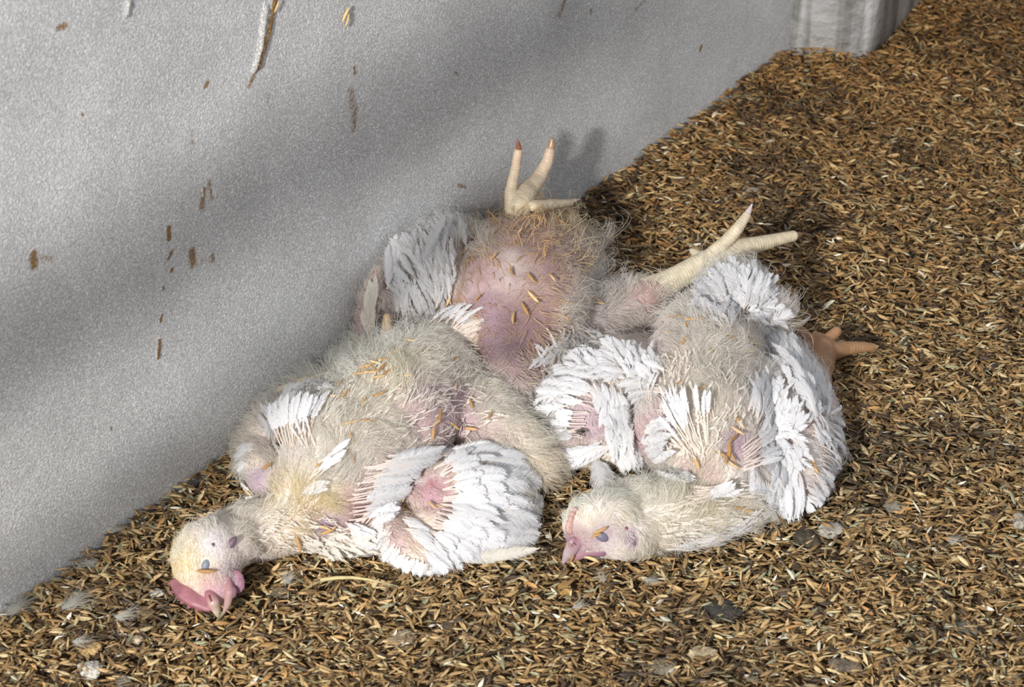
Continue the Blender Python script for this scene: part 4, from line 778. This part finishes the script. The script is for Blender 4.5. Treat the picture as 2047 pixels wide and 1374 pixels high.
def on_bird(sf, items, label, group):
    items = sorted(items); k_ = len(items); word = []
    for i in range(k_):
        j = k_-1-i
        word.append('' if k_ == 1 else (ORD[i] if i <= j or k_ < 3 and i == 0 else ORD[j].replace('leftmost', 'rightmost').replace('left', 'right')))
    lb = iter(word)
    for (x_, y_, ang, Lp) in items:
        p, n_ = sf.hit(x_, y_, off=.004); n_ = nrm(n_+np.array([0, 0, .6])-FWD*.4); one_husk(p, n_, ang, Lp*mpp(p)*1.15, [TAN, (196, 154, 100), (222, 190, 142), (180, 136, 84)][rng.integers(4)], label+(', '+w_ if (w_ := next(lb)) else ''), group)
on_bird(SA, [(735, 740, 20, 26), (752, 733, -30, 24), (765, 742, 60, 26), (742, 752, 0, 28), (775, 750, 40, 22), (758, 760, 15, 28), (730, 745, 80, 20), (790, 715, 45, 30), (748, 745, -60, 22), (768, 728, 10, 24), (720, 754, 2, 24), (782, 748, 75, 22)],
    'husk in the pile on the rump of the front chicken', 'husks piled on the front chicken rump')
on_bird(SA, [(872, 832, 75, 30), (866, 845, 40, 24), (860, 865, 80, 26), (900, 852, -25, 24), (945, 858, -10, 28), (943, 812, -75, 24), (903, 778, 70, 16), (980, 835, 70, 18), (700, 850, 20, 34), (735, 848, -5, 28), (727, 810, 80, 26), (757, 795, 35, 30), (692, 795, 65, 24), (625, 856, -35, 18), (703, 878, -75, 26), (852, 710, 75, 20), (905, 723, 40, 18), (820, 690, -20, 22), (812, 758, 10, 20), (640, 930, 40, 18), (536, 940, 50, 24), (668, 800, -5, 24), (682, 775, 60, 18), (705, 915, -70, 22)],
    'single husk in the back down of the front chicken', 'husks on the front chicken back')
on_bird(SA, [(815, 990, 80, 30), (815, 1015, -30, 26), (823, 1025, 20, 24), (865, 1018, -55, 24), (822, 1045, 70, 22), (820, 1060, 80, 26), (828, 1075, -80, 20), (880, 1020, -30, 16), (805, 1010, 30, 18)],
    'husk wedged in the fanned wing of the front chicken', 'husks in the front chicken wing')
on_bird(SA, [(415, 1145, -3, 36)], 'tan rice husk lying just below the closed eye of the front chicken', None)
on_bird(SA, [(596, 1082, -75, 34)], 'brown rice husk upright against the throat of the front chicken', None)
on_bird(SA, [(655, 1055, 25, 34), (648, 1048, -20, 24)], 'tan rice husk on the purple neck patch of the front chicken', 'husks on the front chicken neck')
on_bird(SB, [(1063, 598, -55, 32), (1048, 620, -65, 30), (1025, 640, 85, 26), (1022, 548, -80, 22), (1060, 560, -60, 26), (990, 520, 60, 20), (905, 600, 70, 26), (900, 615, 20, 20), (1115, 450, -60, 22), (1075, 445, -75, 24), (1040, 470, 70, 18), (960, 600, 50, 18), (1100, 560, -60, 20)],
    'husk stuck on the bare belly of the upturned chicken', 'husks on the bare belly')
on_bird(SB, [(1185, 602, -50, 30), (1195, 612, -10, 24), (1125, 638, -45, 20)], 'husk on the fluffy thigh of the upturned chicken', 'husks on the thigh')
on_bird(SCf, [(1355, 642, -5, 34), (1388, 648, -8, 34), (1375, 658, -80, 20), (1370, 688, 75, 26), (1455, 660, -80, 28), (1455, 682, -20, 24), (1498, 690, -60, 30), (1490, 708, 0, 26), (1445, 692, 40, 22), (1420, 712, -70, 18), (1535, 690, -25, 20), (1340, 672, 5, 20), (1290, 742, -3, 30)],
    'husk on the rump of the right-hand chicken', 'husks on the right chicken rump')
on_bird(SCf, [(1400, 783, 25, 26), (1365, 770, 30, 24), (1468, 840, 0, 20), (1475, 852, -55, 24), (1470, 865, -35, 30), (1462, 880, 50, 26), (1455, 900, 85, 34), (1460, 915, -70, 28), (1440, 910, -30, 26), (1462, 930, -35, 26), (1395, 925, -65, 30), (1450, 918, 80, 26)],
    'husk on the middle back of the right-hand chicken', 'husks on the right chicken back')
on_bird(SCf, [(1200, 1060, 25, 30), (1192, 1068, 20, 22)], 'tan rice husk lying across the closed eye of the right-hand chicken', 'husks on the eye')
on_bird(SCf, [(1150, 1105, 65, 28)], 'pale rice husk standing on the beak of the right-hand chicken', None)
on_bird(SCf, [(1185, 1108, -20, 30)], 'tan rice husk along the jaw of the right-hand chicken', None)
on_bird(SCf, [(1623, 935, -80, 32)], 'tan rice husk on the outer wing tip of the right-hand chicken', None)
on_bird(SCf, [(1075, 805, -35, 20)], 'tan rice husk on the left wing edge of the right-hand chicken', None)
on_bird(SCf, [(1470, 1018, -3, 26), (1490, 1022, 10, 22)], 'pale rice husk on the outstretched neck of the right-hand chicken', 'husks on the neck')
for (x_, y_, ang, Lp, lab) in ((690, 28, 68, 32, 'pale rice husk on the upper wall, the left of the crossed pair'), (694, 40, -80, 28, 'pale rice husk on the upper wall, the lower right of the crossed pair'), (553, 12, 78, 26, 'tan rice husk stuck on the brown and white streak at the top of the wall')):
    p = PW(x_, y_, .002); one_husk(p, WN, ang, Lp*mpp(p)*1.1, (226, 196, 140), lab, None)
# dried lumps in the bedding
def lump(x_, y_, rx, ry, col, label, h=.5):
    V, Fc = ico(4); p = P(x_, y_, 0); p[2] = float(ground(p[0], p[1]))+.004; m = mpp(p)
    s0 = rng.integers(1000); nz = 1+.5*(vnoise(V[:, 0]+V[:, 2], V[:, 1]-V[:, 2], 1.7, s0)-.5)+.35*(vnoise(V[:, 0]-V[:, 2], V[:, 1]+V[:, 2], 5, s0+1)-.5)+.2*(vnoise(V[:, 0]+V[:, 1], V[:, 1]-V[:, 2], 14, s0+1)-.5)
    V = V*nz[:, None]*np.array([rx*m, ry*m/.62, min(rx, ry)*m*h]); me = mesh_np('dropping', V, Fc, np.tile(lin(col), (len(V), 1))*(.75+.5*vnoise(V[:, 0], V[:, 1], 300, s0)[:, None]))
    o = child('dropping', me, M_CLUMP); o.location = p; props(o, label=label, cat='dropping')
for a in ((178, 1333, 24, 15, (206, 200, 188), 'whitish dried dropping near the lower left corner'), (178, 1292, 22, 13, (196, 164, 112), 'tan crumbly dropping just above the whitish one near the lower left corner'), (247, 1352, 16, 11, (138, 128, 112), 'grey dropping right of the whitish one at the bottom edge'),
    (272, 1272, 16, 7, (196, 176, 152), 'small pinkish tan dropping left of the comb tip'), (312, 1188, 16, 7, (206, 198, 184), 'flat white dropping beside the comb of the front chicken'), (285, 1058, 18, 8, (190, 176, 150), 'pale dropping below the wall behind the front chicken head'),
    (805, 1282, 26, 13, (160, 140, 112), 'grey tan dropping at the bottom, below the fanned wing'), (560, 1182, 18, 9, (128, 112, 90), 'dull grey brown dropping right of the front chicken head'), (1448, 1216, 36, 16, (70, 66, 62), 'large blackish dropping below the right chicken neck'), (1320, 1322, 30, 15, (140, 130, 112), 'grey dropping at the bottom centre right'),
    (1405, 1300, 26, 11, (186, 168, 136), 'cream dropping under the large blackish one'), (1660, 1062, 24, 14, (188, 182, 170), 'whitish dropping below the right chicken wing tip'), (1612, 1075, 28, 16, (84, 74, 62), 'dark dropping right below the blunt wing tip'), (1790, 1010, 20, 10, (150, 142, 128), 'grey dropping on the bare bedding at the right'),
    (2035, 1050, 14, 14, (186, 178, 164), 'whitish dropping cut by the right edge'), (1930, 1265, 22, 12, (112, 108, 98), 'grey dropping in the lower right corner area'), (1690, 1330, 30, 13, (120, 108, 94), 'brown grey dropping at the bottom right'), (900, 1262, 14, 11, (92, 80, 68), 'dark brown dropping below the fanned wing tips'),
    (1128, 1182, 14, 11, (190, 150, 88), 'orange crumb of litter below the beak of the right chicken'), (1080, 985, 16, 13, (92, 78, 62), 'dark dropping between the two front birds'), (1500, 380, 20, 8, (170, 158, 142), 'pale dropping on the far bedding above the stretched foot'), (1645, 92, 0.1, 0.1, (0, 0, 0), '')):
    if a[2] > 1: lump(*a)
# loose tufts of down
def tuft(x_, y_, Lp, ang, n_, label, wall_=False):
    p = PW(x_, y_, .004) if wall_ else P(x_, y_, .010); m = mpp(p); a = math.radians(ang); X = []
    K = 7; s_ = np.linspace(0, 1, K)
    for i in range(n_):
        b = a+rng.normal(0, .35); L = Lp*m*rng.uniform(.4, 1.1); cv = rng.normal(0, .35)
        d = np.array([math.cos(b), math.sin(b), rng.uniform(0, .35)]); sd = np.array([-d[1], d[0], 0]); st_ = rng.normal(0, .0015, 3)*np.array([1, 1, .3])
        X.append(st_+d*(L*s_)[:, None]+sd*(L*cv*s_**2)[:, None])
    X = np.array(X); hc = bpy.data.hair_curves.new('down_tuft'); hc.add_curves([K]*n_); hc.points.foreach_set('position', X.astype(np.float32).ravel())
    at = hc.attributes.get('radius') or hc.attributes.new('radius', 'FLOAT', 'POINT'); at.data.foreach_set('value', np.tile(.00013*(1-.7*s_), n_).astype(np.float32))
    c = hc.attributes.new('Cd', 'FLOAT_COLOR', 'CURVE'); c.data.foreach_set('color', np.tile(np.array([.7, .69, .64, 1], np.float32), n_))
    o = child('down_tuft', hc, M_DOWN); o.location = p; props(o, label=label, cat='feather tuft')
for a in ((20, 1225, 55, 55, 90, 'grey tuft of down at the foot of the wall by the left edge'), (130, 1215, 60, 40, 110, 'curved grey tuft of down in the bedding left of the head'), (188, 1125, 40, 200, 60, 'small tuft of down just below the wall line'), (225, 1062, 34, 30, 50, 'thin tuft of down against the wall base above the small one'),
    (235, 1235, 44, 10, 60, 'pale tuft of down left of the beak'), (150, 1285, 36, 5, 50, 'wisp of down beside the tan dropping'), (572, 1165, 34, 80, 60, 'wisp of down right of the front chicken wattle'), (1150, 1215, 30, 30, 40, 'wisp of down below the right chicken beak'), (1290, 1160, 34, -20, 40, 'wisp of down under the right chicken jaw'),
    (1205, 1160, 30, 100, 36, 'wisp of down just below the right chicken beak tip'), (1900, 1085, 30, 40, 30, 'wisp of down on the open bedding at the right')): tuft(*a)
# straw
t0 = P(640, 1160, .012); t1 = P(705, 1155, .013); t2 = P(775, 1168, .011)
sm = tube('straw', np.array([t0, (t0+t1)/2+[0, .0005, .0005], t1, (t1+t2)/2+[0, .001, 0], t2])-t1, np.array([.0016, .0015, .0013, .0010, .0006]), 8)
o = child('straw', sm, M_STRAW); o.location = t1; props(o, label='long pale straw stalk lying below the neck of the front chicken', cat='straw')
# fly on the wing of the right-hand bird
p, n_ = SCf.hit(1165, 878, off=.008); n_ = nrm(n_+np.array([0, 0, .8])); X = nrm(RT*.97+UP*.15-((RT*.97+UP*.15) @ n_)*n_); Y = np.cross(n_, X)
fly = thing('fly', p, label='small black fly sitting on the left wing of the right-hand chicken', cat='fly')
def ell(name, c, r, m_, parent):
    V, Fc = ico(3); V = V*np.array(r); V = p+V[:, :1]*X+V[:, 1:2]*Y+V[:, 2:]*n_+(X*c[0]+Y*c[1]+n_*c[2]); me = mesh_np(name, V, Fc); return child(name, me, m_, parent)
fm = bpy.data.meshes.new('t'); ell('abdomen', (-.0018, 0, .0016), (.0024, .0014, .0013), M_FLYB, fly); ell('thorax', (.0010, 0, .0018), (.0015, .0013, .0013), M_FLYB, fly); ell('head', (.0028, 0, .0017), (.0008, .0011, .0009), M_FLYB, fly)
for sd in (-1, 1):
    ell('wing', (-.0022, sd*.0014, .0028), (.0032, .0011, .00012), M_FLYW, fly)
    for k in (-1, 0, 1):
        q = [p+X*(.001+k*.0004)+Y*sd*.0009+n_*.0014, p+X*(.001+k*.0016)+Y*sd*.0026+n_*.0022, p+X*(.001+k*.0024)+Y*sd*.0036+n_*0]
        child('leg', tube('leg', q, .00022, 6), M_FLYB, fly)
